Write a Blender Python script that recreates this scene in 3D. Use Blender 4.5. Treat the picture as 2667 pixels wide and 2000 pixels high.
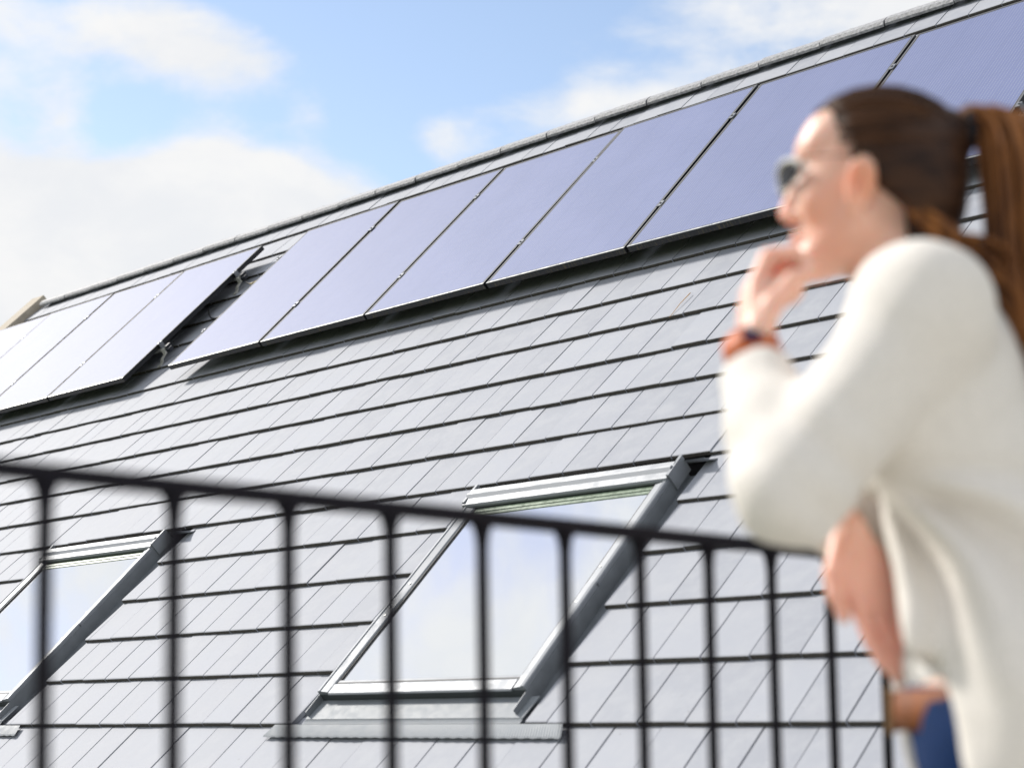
import bpy, math, random
import numpy as np
from mathutils import Matrix, Vector

random.seed(7)
rng = np.random.default_rng(7)
sc = bpy.context.scene
COL = sc.collection
for o in list(bpy.data.objects):
    bpy.data.objects.remove(o, do_unlink=True)

# ------------------------------------------------------------------ camera
CAM_Z = 0.87
M = np.array([[0.70091633, -0.13855095, -0.69965701],
              [0.7132435, 0.13615634, 0.68756466],
              [0.0, -0.98095111, 0.19425476]])      # camera (right, down, forward) -> world
FPX = 4534.0                                        # focal length in pixels of a 2667 px wide frame
CAM = np.array([0.0, 0.0, CAM_Z])
cd = bpy.data.cameras.new('camera')
cam = bpy.data.objects.new('camera', cd)
COL.objects.link(cam)
cm = np.eye(4)
cm[:3, 0] = M[:, 0]; cm[:3, 1] = -M[:, 1]; cm[:3, 2] = -M[:, 2]; cm[:3, 3] = CAM
cam.matrix_world = Matrix(cm.tolist())
cd.sensor_width = 36.0
cd.lens = FPX / 2667.0 * 36.0
cd.clip_end = 5000
cd.clip_start = 0.05
cd.dof.use_dof = True
cd.dof.focus_distance = 9.0
cd.dof.aperture_fstop = 3.0
sc.camera = cam

# ------------------------------------------------------------------ light
SUN_DIR = np.array([-0.74, -0.16, 0.655]); SUN_DIR /= np.linalg.norm(SUN_DIR)
SUN_STRENGTH = 2.2
SUN_ANGLE = 8.0
SKY_STRENGTH = 0.10
EXPOSURE = 1.1
w = bpy.data.worlds.new('World')
sc.world = w
w.use_nodes = True
nt = w.node_tree
nt.nodes.clear()


def nd(tree, typ, **kw):
    n = tree.nodes.new(typ)
    for k, v in kw.items():
        if k.startswith('i_'):
            n.inputs[k[2:].replace('_', ' ')].default_value = v
        else:
            setattr(n, k, v)
    return n


def math_node(tree, op, a, b=None, c=None, clamp=False):
    n = tree.nodes.new('ShaderNodeMath')
    n.operation = op
    n.use_clamp = clamp
    for i, x in enumerate((a, b, c)):
        if x is None:
            continue
        if isinstance(x, (int, float)):
            n.inputs[i].default_value = x
        else:
            tree.links.new(x, n.inputs[i])
    return n.outputs[0]


def mixcol(tree, fac, a, b, blend='MIX'):
    n = tree.nodes.new('ShaderNodeMix')
    n.data_type = 'RGBA'
    n.blend_type = blend
    for sock, x in ((n.inputs[0], fac), (n.inputs[6], a), (n.inputs[7], b)):
        if isinstance(x, (int, float)):
            sock.default_value = x
        elif isinstance(x, (tuple, list)):
            sock.default_value = (*x[:3], 1)
        else:
            tree.links.new(x, sock)
    return n.outputs[2]


def mapr(tree, x, a, b, c=0.0, d=1.0, smooth=True):
    n = tree.nodes.new('ShaderNodeMapRange')
    n.interpolation_type = 'SMOOTHSTEP' if smooth else 'LINEAR'
    n.inputs[1].default_value = a; n.inputs[2].default_value = b
    n.inputs[3].default_value = c; n.inputs[4].default_value = d
    tree.links.new(x, n.inputs[0])
    return n.outputs[0]


def pixdir(x, y):
    d = M @ np.array([(x - 1333.5) / FPX, (y - 1000) / FPX, 1.0])
    return d / np.linalg.norm(d)


sky = nd(nt, 'ShaderNodeTexSky', sky_type='NISHITA', sun_disc=False)
sky.sun_elevation = math.asin(SUN_DIR[2])
sky.sun_rotation = math.atan2(SUN_DIR[0], SUN_DIR[1])
sky.air_density = 1.0
sky.dust_density = 0.25
sky.ozone_density = 1.6
tc = nd(nt, 'ShaderNodeTexCoord')
# clouds: fractal cover in direction space, with the cloud banks in view standing where they stood
mp = nd(nt, 'ShaderNodeMapping')
mp.inputs['Scale'].default_value = (1, 1, 1.9)
mp.inputs['Location'].default_value = (3.1, 1.7, 0.4)
nt.links.new(tc.outputs['Generated'], mp.inputs[0])
n1 = nd(nt, 'ShaderNodeTexNoise', i_Scale=4.2, i_Detail=9.0, i_Roughness=0.56, i_Distortion=0.35)
n2 = nd(nt, 'ShaderNodeTexNoise', i_Scale=11.0, i_Detail=7.0, i_Roughness=0.6, i_Distortion=0.2)
for n in (n1, n2):
    nt.links.new(mp.outputs[0], n.inputs['Vector'])
dens = math_node(nt, 'MULTIPLY_ADD', n2.outputs[0], 0.42, math_node(nt, 'MULTIPLY', n1.outputs[0], 0.9))
nrm = nd(nt, 'ShaderNodeVectorMath', operation='NORMALIZE')
nt.links.new(tc.outputs['Generated'], nrm.inputs[0])
for (x, y, rad, amp) in ((900, 150, 9.0, -.30), (120, 60, 2.0, -.06), (300, 330, 1.3, -.15), (20, 330, .8, -.08), (470, 310, .9, -.07),
                         (40, 520, 1.2, .20), (230, 520, 1.2, .22), (430, 500, 1.2, .24), (630, 490, 1.2, .26), (820, 500, 1.2, .26), (980, 540, 1.0, .22), (150, 650, 1.6, .14), (420, 640, 1.7, .18), (700, 600, 1.4, .18),
                         (250, 110, .8, .08), (410, 130, 1.0, .15), (570, 150, .9, .15), (180, 270, .8, .12), (700, 160, .7, .11),
                         (820, 300, .7, .13), (1140, 20, 1.0, .14), (1130, 350, .7, .12), (1180, 430, .8, .09), (1520, 260, 1.2, .08), (1350, 320, .8, .06), (1950, 40, 1.6, -.03)):
    d = pixdir(x, y)
    dp = nd(nt, 'ShaderNodeVectorMath', operation='DOT_PRODUCT')
    nt.links.new(nrm.outputs[0], dp.inputs[0])
    dp.inputs[1].default_value = d.tolist()
    # gaussian of the angle: exp((cos-1)/sigma^2)
    s2 = math.radians(rad) ** 2
    g = math_node(nt, 'EXPONENT', math_node(nt, 'MULTIPLY', math_node(nt, 'SUBTRACT', dp.outputs['Value'], 1.0), 1.0 / s2))
    dens = math_node(nt, 'MULTIPLY_ADD', g, amp, dens)
mask = mapr(nt, dens, 0.46, 0.70)  # overall cover raised to whiten fill and reflections; the broad negative clears the view
shade = mapr(nt, n2.outputs[0], 0.35, 0.7)
cloud = mixcol(nt, shade, (4.0, 4.08, 4.22), (4.4, 4.4, 4.4))
blue = mixcol(nt, 1.0, sky.outputs[0], (1.12, 0.97, 0.86), 'MULTIPLY')
skyc = mixcol(nt, mask, blue, cloud)
bg = nd(nt, 'ShaderNodeBackground', i_Strength=SKY_STRENGTH)
nt.links.new(skyc, bg.inputs[0])
wo = nd(nt, 'ShaderNodeOutputWorld')
nt.links.new(bg.outputs[0], wo.inputs[0])

sl = bpy.data.lights.new('sun', 'SUN')
sl.energy = SUN_STRENGTH
sl.angle = math.radians(SUN_ANGLE)
sl.color = (1.0, 0.955, 0.89)
sun = bpy.data.objects.new('sun', sl)
COL.objects.link(sun)
sun.rotation_euler = Vector(SUN_DIR.tolist()).to_track_quat('Z', 'Y').to_euler()
sun.location = (-8, 2, 9)

sc.view_settings.view_transform = 'Standard'
sc.view_settings.look = 'None'
sc.view_settings.gamma = 1
sc.view_settings.use_curve_mapping = False
sc.view_settings.exposure = EXPOSURE
sc.cycles.max_bounces = 6
sc.cycles.use_denoising = True

# ------------------------------------------------------------------ helpers


class MB:
    """collects shapes; build() links them as one mesh object"""

    def __init__(s):
        s.v = []; s.f = []; s.m = []

    def add(s, vs, fs, mi=0):
        b = len(s.v)
        s.v += [tuple(map(float, p)) for p in vs]
        for f in fs:
            s.f.append(tuple(b + i for i in f)); s.m.append(mi)

    def box(s, x0, x1, y0, y1, z0, z1, mi=0):
        s.add([(x0, y0, z0), (x1, y0, z0), (x1, y1, z0), (x0, y1, z0), (x0, y0, z1), (x1, y0, z1), (x1, y1, z1), (x0, y1, z1)],
              [(3, 2, 1, 0), (4, 5, 6, 7), (0, 1, 5, 4), (1, 2, 6, 5), (2, 3, 7, 6), (3, 0, 4, 7)], mi)

    def bbox(s, x0, x1, y0, y1, z0, z1, b=0.003, mi=0):
        """box with chamfered edges"""
        x = (x0, x0 + b, x1 - b, x1); y = (y0, y0 + b, y1 - b, y1); z = (z0, z0 + b, z1 - b, z1)
        P = {}
        vs = []

        def v(i, j, k):
            key = (i, j, k)
            if key not in P:
                P[key] = len(vs); vs.append((x[i], y[j], z[k]))
            return P[key]
        fs = []
        fs.append((v(1, 1, 0), v(1, 2, 0), v(2, 2, 0), v(2, 1, 0)))
        fs.append((v(1, 1, 3), v(2, 1, 3), v(2, 2, 3), v(1, 2, 3)))
        fs.append((v(1, 0, 1), v(2, 0, 1), v(2, 0, 2), v(1, 0, 2)))
        fs.append((v(1, 3, 1), v(1, 3, 2), v(2, 3, 2), v(2, 3, 1)))
        fs.append((v(0, 1, 1), v(0, 1, 2), v(0, 2, 2), v(0, 2, 1)))
        fs.append((v(3, 1, 1), v(3, 2, 1), v(3, 2, 2), v(3, 1, 2)))
        # edges
        fs += [(v(1, 0, 1), v(1, 1, 0), v(2, 1, 0), v(2, 0, 1)), (v(1, 3, 1), v(2, 3, 1), v(2, 2, 0), v(1, 2, 0)),
               (v(1, 0, 2), v(2, 0, 2), v(2, 1, 3), v(1, 1, 3)), (v(1, 3, 2), v(1, 2, 3), v(2, 2, 3), v(2, 3, 2)),
               (v(0, 1, 1), v(0, 2, 1), v(1, 2, 0), v(1, 1, 0)), (v(3, 1, 1), v(2, 1, 0), v(2, 2, 0), v(3, 2, 1)),
               (v(0, 1, 2), v(1, 1, 3), v(1, 2, 3), v(0, 2, 2)), (v(3, 1, 2), v(3, 2, 2), v(2, 2, 3), v(2, 1, 3)),
               (v(1, 0, 1), v(1, 0, 2), v(0, 1, 2), v(0, 1, 1)), (v(2, 0, 1), v(3, 1, 1), v(3, 1, 2), v(2, 0, 2)),
               (v(1, 3, 1), v(0, 2, 1), v(0, 2, 2), v(1, 3, 2)), (v(2, 3, 1), v(2, 3, 2), v(3, 2, 2), v(3, 2, 1))]
        for i, a in ((0, 1), (3, 2)):
            for j, bb in ((0, 1), (3, 2)):
                for k, c in ((0, 1), (3, 2)):
                    fs.append((v(i, bb, c), v(a, j, c), v(a, bb, k)))
        s.add(vs, fs, mi)

    def prism(s, prof, x0, x1, axis='x', mi=0):
        """closed profile of (p,q) extruded along an axis: x -> (y,z), y -> (x,z)"""
        n = len(prof)
        if axis == 'x':
            vs = [(x0, p, q) for p, q in prof] + [(x1, p, q) for p, q in prof]
        else:
            vs = [(p, x0, q) for p, q in prof] + [(p, x1, q) for p, q in prof]
        fs = [(i, (i + 1) % n, n + (i + 1) % n, n + i) for i in range(n)]
        fs += [tuple(range(n - 1, -1, -1)), tuple(range(n, 2 * n))]
        s.add(vs, fs, mi)

    def tube(s, pts, r, seg=8, mi=0, caps=True):
        pts = [Vector(p) for p in pts]
        rr = r if isinstance(r, (list, tuple)) else [r] * len(pts)
        up = Vector((0.13, 0.21, 1)).normalized()
        rings = []
        for i, p in enumerate(pts):
            t = (pts[min(i + 1, len(pts) - 1)] - pts[max(i - 1, 0)]).normalized()
            a = t.cross(up)
            if a.length < 1e-3:
                a = t.cross(Vector((1, 0, 0)))
            a.normalize(); b = t.cross(a)
            rings.append([p + (a * math.cos(2 * math.pi * k / seg) + b * math.sin(2 * math.pi * k / seg)) * rr[i] for k in range(seg)])
        vs = [q for ring in rings for q in ring]
        fs = []
        for i in range(len(rings) - 1):
            for k in range(seg):
                k2 = (k + 1) % seg
                fs.append((i * seg + k, i * seg + k2, (i + 1) * seg + k2, (i + 1) * seg + k))
        if caps:
            fs.append(tuple(range(seg - 1, -1, -1)))
            fs.append(tuple((len(rings) - 1) * seg + k for k in range(seg)))
        s.add(vs, fs, mi)

    def mesh(s, name, mats):
        me = bpy.data.meshes.new(name)
        me.from_pydata(s.v, [], s.f)
        for m in (mats if isinstance(mats, (list, tuple)) else [mats]):
            me.materials.append(m)
        if any(s.m):
            me.polygons.foreach_set('material_index', s.m)
        fix_normals(me)
        return me

    def build(s, name, mats, parent=None, smooth=False, loc=None):
        me = s.mesh(name, mats)
        if smooth:
            me.polygons.foreach_set('use_smooth', [True] * len(me.polygons))
        return link(name, me, parent, loc)


def fix_normals(me):
    import bmesh
    bm = bmesh.new()
    bm.from_mesh(me)
    bmesh.ops.recalc_face_normals(bm, faces=bm.faces)
    bm.to_mesh(me)
    bm.free()
    me.update()


def link(name, me, parent=None, loc=None):
    o = bpy.data.objects.new(name, me)
    COL.objects.link(o)
    if parent is not None:
        o.parent = parent
    if loc is not None:
        o.location = loc
    return o


def thing(name, label, cat, matrix=None, loc=None, group=None):
    o = bpy.data.objects.new(name, None)
    COL.objects.link(o)
    o.empty_display_size = 0.1
    if matrix is not None:
        o.matrix_world = matrix
    if loc is not None:
        o.location = loc
    tag(o, label, cat, group)
    return o


def tag(o, label=None, cat=None, group=None, kind=None):
    for k, v in (('label', label), ('category', cat), ('group', group), ('kind', kind)):
        if v:
            o[k] = v
    return o


def material(name):
    m = bpy.data.materials.new(name)
    m.use_nodes = True
    t = m.node_tree
    b = t.nodes['Principled BSDF']
    return m, t, b


def plain(name, col, rough=0.5, metal=0.0, var=0.0, scale=30.0, bump=0.0, spec=0.5, coat=0.0):
    m, t, b = material(name)
    b.inputs['Base Color'].default_value = (*col, 1)
    b.inputs['Roughness'].default_value = rough
    b.inputs['Metallic'].default_value = metal
    b.inputs['Specular IOR Level'].default_value = spec
    if coat:
        b.inputs['Coat Weight'].default_value = coat
    if var or bump:
        tcn = nd(t, 'ShaderNodeTexCoord')
        nz = nd(t, 'ShaderNodeTexNoise', i_Scale=scale, i_Detail=6.0, i_Roughness=0.6)
        t.links.new(tcn.outputs['Object'], nz.inputs['Vector'])
        if var:
            c = mixcol(t, mapr(t, nz.outputs[0], 0.3, 0.7), tuple(x * (1 - var) for x in col), tuple(min(1, x * (1 + var)) for x in col))
            t.links.new(c, b.inputs['Base Color'])
            r = mapr(t, nz.outputs[0], 0.3, 0.7, max(0.02, rough - 0.08), min(1, rough + 0.08))
            t.links.new(r, b.inputs['Roughness'])
        if bump:
            bp = nd(t, 'ShaderNodeBump', i_Strength=bump, i_Distance=0.01)
            t.links.new(nz.outputs[0], bp.inputs['Height'])
            t.links.new(bp.outputs[0], b.inputs['Normal'])
    return m


# ------------------------------------------------------------------ materials
def tile_material():
    m, t, b = material('slate_grey_tile')
    tcn = nd(t, 'ShaderNodeTexCoord')
    geo = nd(t, 'ShaderNodeNewGeometry')
    oi = nd(t, 'ShaderNodeObjectInfo')
    rnd = math_node(t, 'FRACT', math_node(t, 'ADD', oi.outputs['Random'], geo.outputs['Random Per Island']))
    pos = geo.outputs['Position']
    fine = nd(t, 'ShaderNodeTexNoise', i_Scale=420.0, i_Detail=3.0, i_Roughness=0.6)
    mid = nd(t, 'ShaderNodeTexNoise', i_Scale=9.0, i_Detail=6.0, i_Roughness=0.62)
    spot = nd(t, 'ShaderNodeTexNoise', i_Scale=38.0, i_Detail=4.0, i_Roughness=0.7)
    for n in (fine, mid, spot):
        t.links.new(pos, n.inputs['Vector'])
    base = mixcol(t, rnd, (0.280, 0.295, 0.338), (0.348, 0.364, 0.410))
    base = mixcol(t, mapr(t, mid.outputs[0], 0.35, 0.72, 0, 0.5), base, (0.40, 0.41, 0.44))
    base = mixcol(t, mapr(t, spot.outputs[0], 0.66, 0.80, 0, 0.45), base, (0.06, 0.055, 0.05))
    base = mixcol(t, mapr(t, spot.outputs[0], 0.34, 0.22, 0, 0.35), base, (0.30, 0.29, 0.26))
    t.links.new(base, b.inputs['Base Color'])
    r = math_node(t, 'ADD', mapr(t, mid.outputs[0], 0.3, 0.75, 0.66, 0.70), math_node(t, 'MULTIPLY', rnd, 0.05))
    t.links.new(r, b.inputs['Roughness'])
    b.inputs['Specular IOR Level'].default_value = 0.45
    bp = nd(t, 'ShaderNodeBump', i_Strength=0.22, i_Distance=0.0012)
    t.links.new(fine.outputs[0], bp.inputs['Height'])
    bp2 = nd(t, 'ShaderNodeBump', i_Strength=0.03, i_Distance=0.002)
    t.links.new(mid.outputs[0], bp2.inputs['Height'])
    t.links.new(bp.outputs[0], bp2.inputs['Normal'])
    t.links.new(bp2.outputs[0], b.inputs['Normal'])
    return m


def panel_material(PW, PL):
    """monocrystalline cells under textured glass; object coordinates in metres, x across, y along the slope"""
    m, t, b = material('solar_cells_under_glass')
    tcn = nd(t, 'ShaderNodeTexCoord')
    sp = nd(t, 'ShaderNodeSeparateXYZ')
    t.links.new(tcn.outputs['Object'], sp.inputs[0])
    cw = PW / 6.0
    bw = cw / 9.0
    fx = math_node(t, 'FRACT', math_node(t, 'ADD', math_node(t, 'DIVIDE', sp.outputs[0], bw), 100.5))
    bus = mapr(t, math_node(t, 'ABSOLUTE', math_node(t, 'SUBTRACT', fx, 0.5)), 0.09, 0.045)
    cy = PL / 20.0
    fy = math_node(t, 'FRACT', math_node(t, 'ADD', math_node(t, 'DIVIDE', sp.outputs[1], cy), 100.0))
    gap_y = mapr(t, math_node(t, 'ABSOLUTE', math_node(t, 'SUBTRACT', fy, 0.5)), 0.488, 0.496)
    fcx = math_node(t, 'FRACT', math_node(t, 'ADD', math_node(t, 'DIVIDE', sp.outputs[0], cw), 100.0))
    gap_x = mapr(t, math_node(t, 'ABSOLUTE', math_node(t, 'SUBTRACT', fcx, 0.5)), 0.492, 0.497)
    gap = math_node(t, 'MAXIMUM', gap_y, gap_x)
    fd = math_node(t, 'FRACT', math_node(t, 'MULTIPLY', sp.outputs[1], 60.0))
    dash = mapr(t, math_node(t, 'ABSOLUTE', math_node(t, 'SUBTRACT', fd, 0.5)), 0.18, 0.10, 0.55, 1.0)
    nz = nd(t, 'ShaderNodeTexNoise', i_Scale=2.2, i_Detail=4.0)
    t.links.new(tcn.outputs['Object'], nz.inputs['Vector'])
    oi = nd(t, 'ShaderNodeObjectInfo')
    cell = mixcol(t, mapr(t, nz.outputs[0], 0.3, 0.7), (0.108, 0.142, 0.305), (0.128, 0.162, 0.335))
    cell = mixcol(t, math_node(t, 'MULTIPLY', oi.outputs['Random'], 0.5), cell, (0.112, 0.140, 0.285))
    col = mixcol(t, math_node(t, 'MULTIPLY', bus, dash), cell, (0.30, 0.31, 0.36))
    col = mixcol(t, math_node(t, 'MULTIPLY', gap, 0.25), col, (0.006, 0.007, 0.012))
    ex = math_node(t, 'ABSOLUTE', math_node(t, 'SUBTRACT', sp.outputs[0], PW / 2))
    ey = math_node(t, 'ABSOLUTE', math_node(t, 'SUBTRACT', sp.outputs[1], PL / 2))
    edge = math_node(t, 'MAXIMUM', math_node(t, 'GREATER_THAN', ex, PW / 2 - .018), math_node(t, 'GREATER_THAN', ey, PL / 2 - .018))
    col = mixcol(t, edge, col, (0.008, 0.009, 0.013))
    dust = nd(t, 'ShaderNodeTexNoise', i_Scale=130.0, i_Detail=3.0)
    t.links.new(tcn.outputs['Object'], dust.inputs['Vector'])
    col = mixcol(t, mapr(t, dust.outputs[0], 0.68, 0.75, 0, 0.35), col, (0.45, 0.44, 0.42))
    t.links.new(col, b.inputs['Base Color'])
    b.inputs['Roughness'].default_value = 0.61
    b.inputs['Specular IOR Level'].default_value = 0.50
    b.inputs['Coat Weight'].default_value = 0.0
    b.inputs['Coat Roughness'].default_value = 0.30
    bp = nd(t, 'ShaderNodeBump', i_Strength=0.05, i_Distance=0.002)
    t.links.new(dust.outputs[0], bp.inputs['Height'])
    t.links.new(bp.outputs[0], b.inputs['Normal'])
    return m


def frame_edge_material():
    """black anodised frame with dust and lichen streaks"""
    m, t, b = material('black_panel_frame')
    tcn = nd(t, 'ShaderNodeTexCoord')
    mpn = nd(t, 'ShaderNodeMapping')
    mpn.inputs['Scale'].default_value = (90, 8, 14)
    t.links.new(tcn.outputs['Object'], mpn.inputs[0])
    nz = nd(t, 'ShaderNodeTexNoise', i_Scale=1.0, i_Detail=5.0, i_Roughness=0.7)
    t.links.new(mpn.outputs[0], nz.inputs['Vector'])
    geo = nd(t, 'ShaderNodeNewGeometry')
    # dirt only gathers on the lower edge of the frame (its outer face looks down the slope)
    sp = nd(t, 'ShaderNodeSeparateXYZ')
    t.links.new(tcn.outputs['Object'], sp.inputs[0])
    low = mapr(t, sp.outputs[1], 0.02, 0.0)
    f = math_node(t, 'MULTIPLY', mapr(t, nz.outputs[0], 0.52, 0.66), math_node(t, 'MULTIPLY', low, 0.55))
    c = mixcol(t, f, (0.016, 0.017, 0.020), (0.20, 0.17, 0.11))
    t.links.new(c, b.inputs['Base Color'])
    b.inputs['Metallic'].default_value = 0.3
    t.links.new(mapr(t, f, 0, 0.5, 0.34, 0.8), b.inputs['Roughness'])
    return m


def glass_material():
    m, t, b = material('window_glass')
    b.inputs['Base Color'].default_value = (0.80, 0.83, 0.86, 1)
    b.inputs['Metallic'].default_value = 0.85
    b.inputs['Roughness'].default_value = 0.012
    b.inputs['IOR'].default_value = 1.6
    b.inputs['Specular IOR Level'].default_value = 0.75
    b.inputs['Coat Weight'].default_value = 1.0
    b.inputs['Coat Roughness'].default_value = 0.01
    tcn = nd(t, 'ShaderNodeTexCoord')
    nz = nd(t, 'ShaderNodeTexNoise', i_Scale=2.5, i_Detail=2.0)
    t.links.new(tcn.outputs['Object'], nz.inputs['Vector'])
    bp = nd(t, 'ShaderNodeBump', i_Strength=0.03, i_Distance=0.01)
    t.links.new(nz.outputs[0], bp.inputs['Height'])
    t.links.new(bp.outputs[0], b.inputs['Normal'])
    return m


def streak_material(name, c0, c1, rough, sx, sz, bump=0.2):
    m, t, b = material(name)
    tcn = nd(t, 'ShaderNodeTexCoord')
    mpn = nd(t, 'ShaderNodeMapping')
    mpn.inputs['Scale'].default_value = sx if isinstance(sx, tuple) else (sx, sx, sz)
    t.links.new(tcn.outputs['Object'], mpn.inputs[0])
    nz = nd(t, 'ShaderNodeTexNoise', i_Scale=1.0, i_Detail=5.0, i_Roughness=0.65)
    t.links.new(mpn.outputs[0], nz.inputs['Vector'])
    t.links.new(mixcol(t, mapr(t, nz.outputs[0], 0.35, 0.66), c0, c1), b.inputs['Base Color'])
    b.inputs['Roughness'].default_value = rough
    b.inputs['Specular IOR Level'].default_value = 0.22
    bp = nd(t, 'ShaderNodeBump', i_Strength=bump, i_Distance=0.004)
    t.links.new(nz.outputs[0], bp.inputs['Height'])
    t.links.new(bp.outputs[0], b.inputs['Normal'])
    return m


MT = dict(
    tile=tile_material(),
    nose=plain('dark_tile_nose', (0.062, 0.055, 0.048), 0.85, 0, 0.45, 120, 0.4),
    deck=plain('roof_underlay', (0.02, 0.02, 0.022), 0.9),
    alu=plain('grey_cladding', (0.215, 0.23, 0.255), 0.5, 0.2, 0.05, 14),
    alu_dark=plain('grey_gutter', (0.17, 0.185, 0.205), 0.5, 0.2, 0.08, 14),
    apron=plain('apron_sheet', (0.24, 0.26, 0.285), 0.6, 0.0, 0.06, 25),
    bface=plain('front_face_shade_tone', (0.045, 0.052, 0.058), 0.6),  # grey face turned down the slope; its shade is put into the colour
    gasket=plain('black_gasket', (0.012, 0.013, 0.014), 0.6),
    seal=plain('green_tinted_glazing_edge', (0.17, 0.23, 0.16), 0.35, 0.0, 0.2, 40),
    glass=glass_material(),
    frame=frame_edge_material(),
    frame_side=plain('anodised_frame_side', (0.09, 0.10, 0.115), 0.40, 0.5, 0.1, 30),
    lip=plain('grey_frame_face', (0.10, 0.105, 0.12), 0.6, 0.0, 0.05, 20),
    silver=plain('raw_aluminium', (0.62, 0.62, 0.60), 0.33, 0.9, 0.06, 40),
    clampm=plain('grey_clamp', (0.22, 0.23, 0.25), 0.4, 0.6, 0.1, 60),
    zinc=plain('galvanised_hook', (0.66, 0.65, 0.60), 0.42, 0.6, 0.1, 60),
    cap=plain('dark_plastic_cap', (0.012, 0.014, 0.022), 0.42, 0.0, 0.2, 60),
    cable=plain('black_cable', (0.008, 0.008, 0.009), 0.5),
    cable_y=plain('ochre_cable', (0.45, 0.32, 0.06), 0.5),
    ridge=plain('grey_ridge_concrete', (0.33, 0.33, 0.345), 0.62, 0, 0.35, 60, 0.5),
    stone=plain('beige_render', (0.42, 0.37, 0.30), 0.85, 0, 0.12, 12, 0.2),
    brick=plain('house_render', (0.5, 0.46, 0.4), 0.85, 0, 0.1, 4, 0.2),
    rail=plain('black_painted_steel', (0.010, 0.009, 0.014), 0.75, 0.0, 0.2, 50, 0, 0.15),
    deckfloor=plain('terrace_concrete', (0.52, 0.50, 0.46), 0.8, 0, 0.12, 3, 0.2),
    straw=plain('dry_straw', (0.50, 0.27, 0.08), 0.7, 0, 0.2, 90),
    grass=plain('ground_grass', (0.07, 0.10, 0.035), 0.9, 0, 0.3, 0.6, 0.3),
)

# ------------------------------------------------------------------ roof frame
W = 0.2                       # tile cover width
E = 0.2908135                 # course exposure
T0 = np.array([-5.65070486, 5.36615339, 1.1560925]) + CAM
PITCH = math.radians(45.56725341)
RFN = np.eye(4)
cp, sp_ = math.cos(PITCH), math.sin(PITCH)
RFN[:3, 0] = (1, 0, 0); RFN[:3, 1] = (0, cp, sp_); RFN[:3, 2] = (0, -sp_, cp); RFN[:3, 3] = T0
RF = Matrix(RFN.tolist())


def RX(u):
    return u * W


def RY(v):
    return -(v - 5.5) * E


def roof_world(x, y, z=0.0):
    return RFN[:3, :3] @ np.array([x, y, z]) + T0


def project(p):
    c = M.T @ (np.asarray(p) - CAM)
    return 1333.5 + FPX * c[0] / c[2], 1000 + FPX * c[1] / c[2], c[2]


U_LEFT, U_RIGHT = -44.75, 30.0
K_TOP, K_BOT = -7, 15
V_RIDGE = -7.93
Y_EAVE = RY(K_BOT + 0.1)
Y_RIDGE = RY(V_RIDGE)

# ground and terrace -------------------------------------------------
GZ = -3.0
gm = MB()
gm.add([(-2500, -2500, GZ), (2500, -2500, GZ), (2500, 2500, GZ), (-2500, 2500, GZ)], [(0, 1, 2, 3)])
tag(gm.build('ground', MT['grass']), kind='structure')
FX = -1.46                    # the railing stands on the terrace's edge
tm = MB()
tm.bbox(FX - 0.10, 4.5, -4.0, 3.05, -0.25, 0.0, 0.01)
tm.box(FX + 0.1, 4.3, -3.8, 2.9, GZ, -0.25)
tag(tm.build('terrace', MT['deckfloor']), kind='structure')

# house ---------------------------------------------------------------
hx0, hx1 = T0[0] + RX(U_LEFT), T0[0] + RX(U_RIGHT)
eave_w = roof_world(0, Y_EAVE, -0.06)
ridge_w = roof_world(0, Y_RIDGE, 0.0)
RIDGE_Y, RIDGE_Z = ridge_w[1], ridge_w[2]
house = thing('house', 'house with a steep roof of smooth dark grey tiles, skylights and solar panels', 'house',
              loc=((hx0 + hx1) / 2, RIDGE_Y, GZ))
HB = np.array([(hx0 + hx1) / 2, RIDGE_Y, GZ])


def rel(m):
    return Matrix.Translation(Vector((-HB).tolist())) @ m


# roof deck (front slope), in roof coordinates
dm = MB()
dm.box(RX(U_LEFT), RX(U_RIGHT), Y_EAVE, Y_RIDGE - 0.03, -0.13, -0.062)
roof = dm.build('roof', MT['deck'], house)
roof.matrix_local = rel(RF)
# back slope
bm_ = MB()
run = RIDGE_Y - eave_w[1]
back_eave = (RIDGE_Y + run, eave_w[2])
bm_.add([(hx0, RIDGE_Y + 0.02, RIDGE_Z - 0.02), (hx1, RIDGE_Y + 0.02, RIDGE_Z - 0.02), (hx1, back_eave[0], back_eave[1]), (hx0, back_eave[0], back_eave[1]),
         (hx0, RIDGE_Y + 0.02, RIDGE_Z - 0.16), (hx1, RIDGE_Y + 0.02, RIDGE_Z - 0.16), (hx1, back_eave[0], back_eave[1] - 0.14), (hx0, back_eave[0], back_eave[1] - 0.14)],
        [(0, 1, 2, 3), (4, 5, 6, 7), (0, 1, 5, 4), (2, 3, 7, 6), (1, 2, 6, 5), (0, 3, 7, 4)])
bs = bm_.build('back_slope', MT['tile'], house)
bs.location = (-HB).tolist()
wl = MB()
wy0, wy1 = eave_w[1] + 0.25, back_eave[0] - 0.25
wz = eave_w[2] + 0.02
wl.box(hx0 + 0.05, hx1 - 0.05, wy0, wy1, GZ, wz - 0.02)
for xx in (hx0 + 0.06, hx1 - 0.26):
    wl.add([(xx, wy0, wz - .02), (xx, wy1, wz - .02), (xx, RIDGE_Y, RIDGE_Z - 0.2), (xx + .2, wy0, wz - .02), (xx + .2, wy1, wz - .02), (xx + .2, RIDGE_Y, RIDGE_Z - 0.2)],
           [(0, 1, 2), (3, 4, 5), (0, 1, 4, 3), (1, 2, 5, 4), (2, 0, 3, 5)])
wo_ = wl.build('wall', MT['brick'], house)
wo_.location = (-HB).tolist()
gut = MB()
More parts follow.
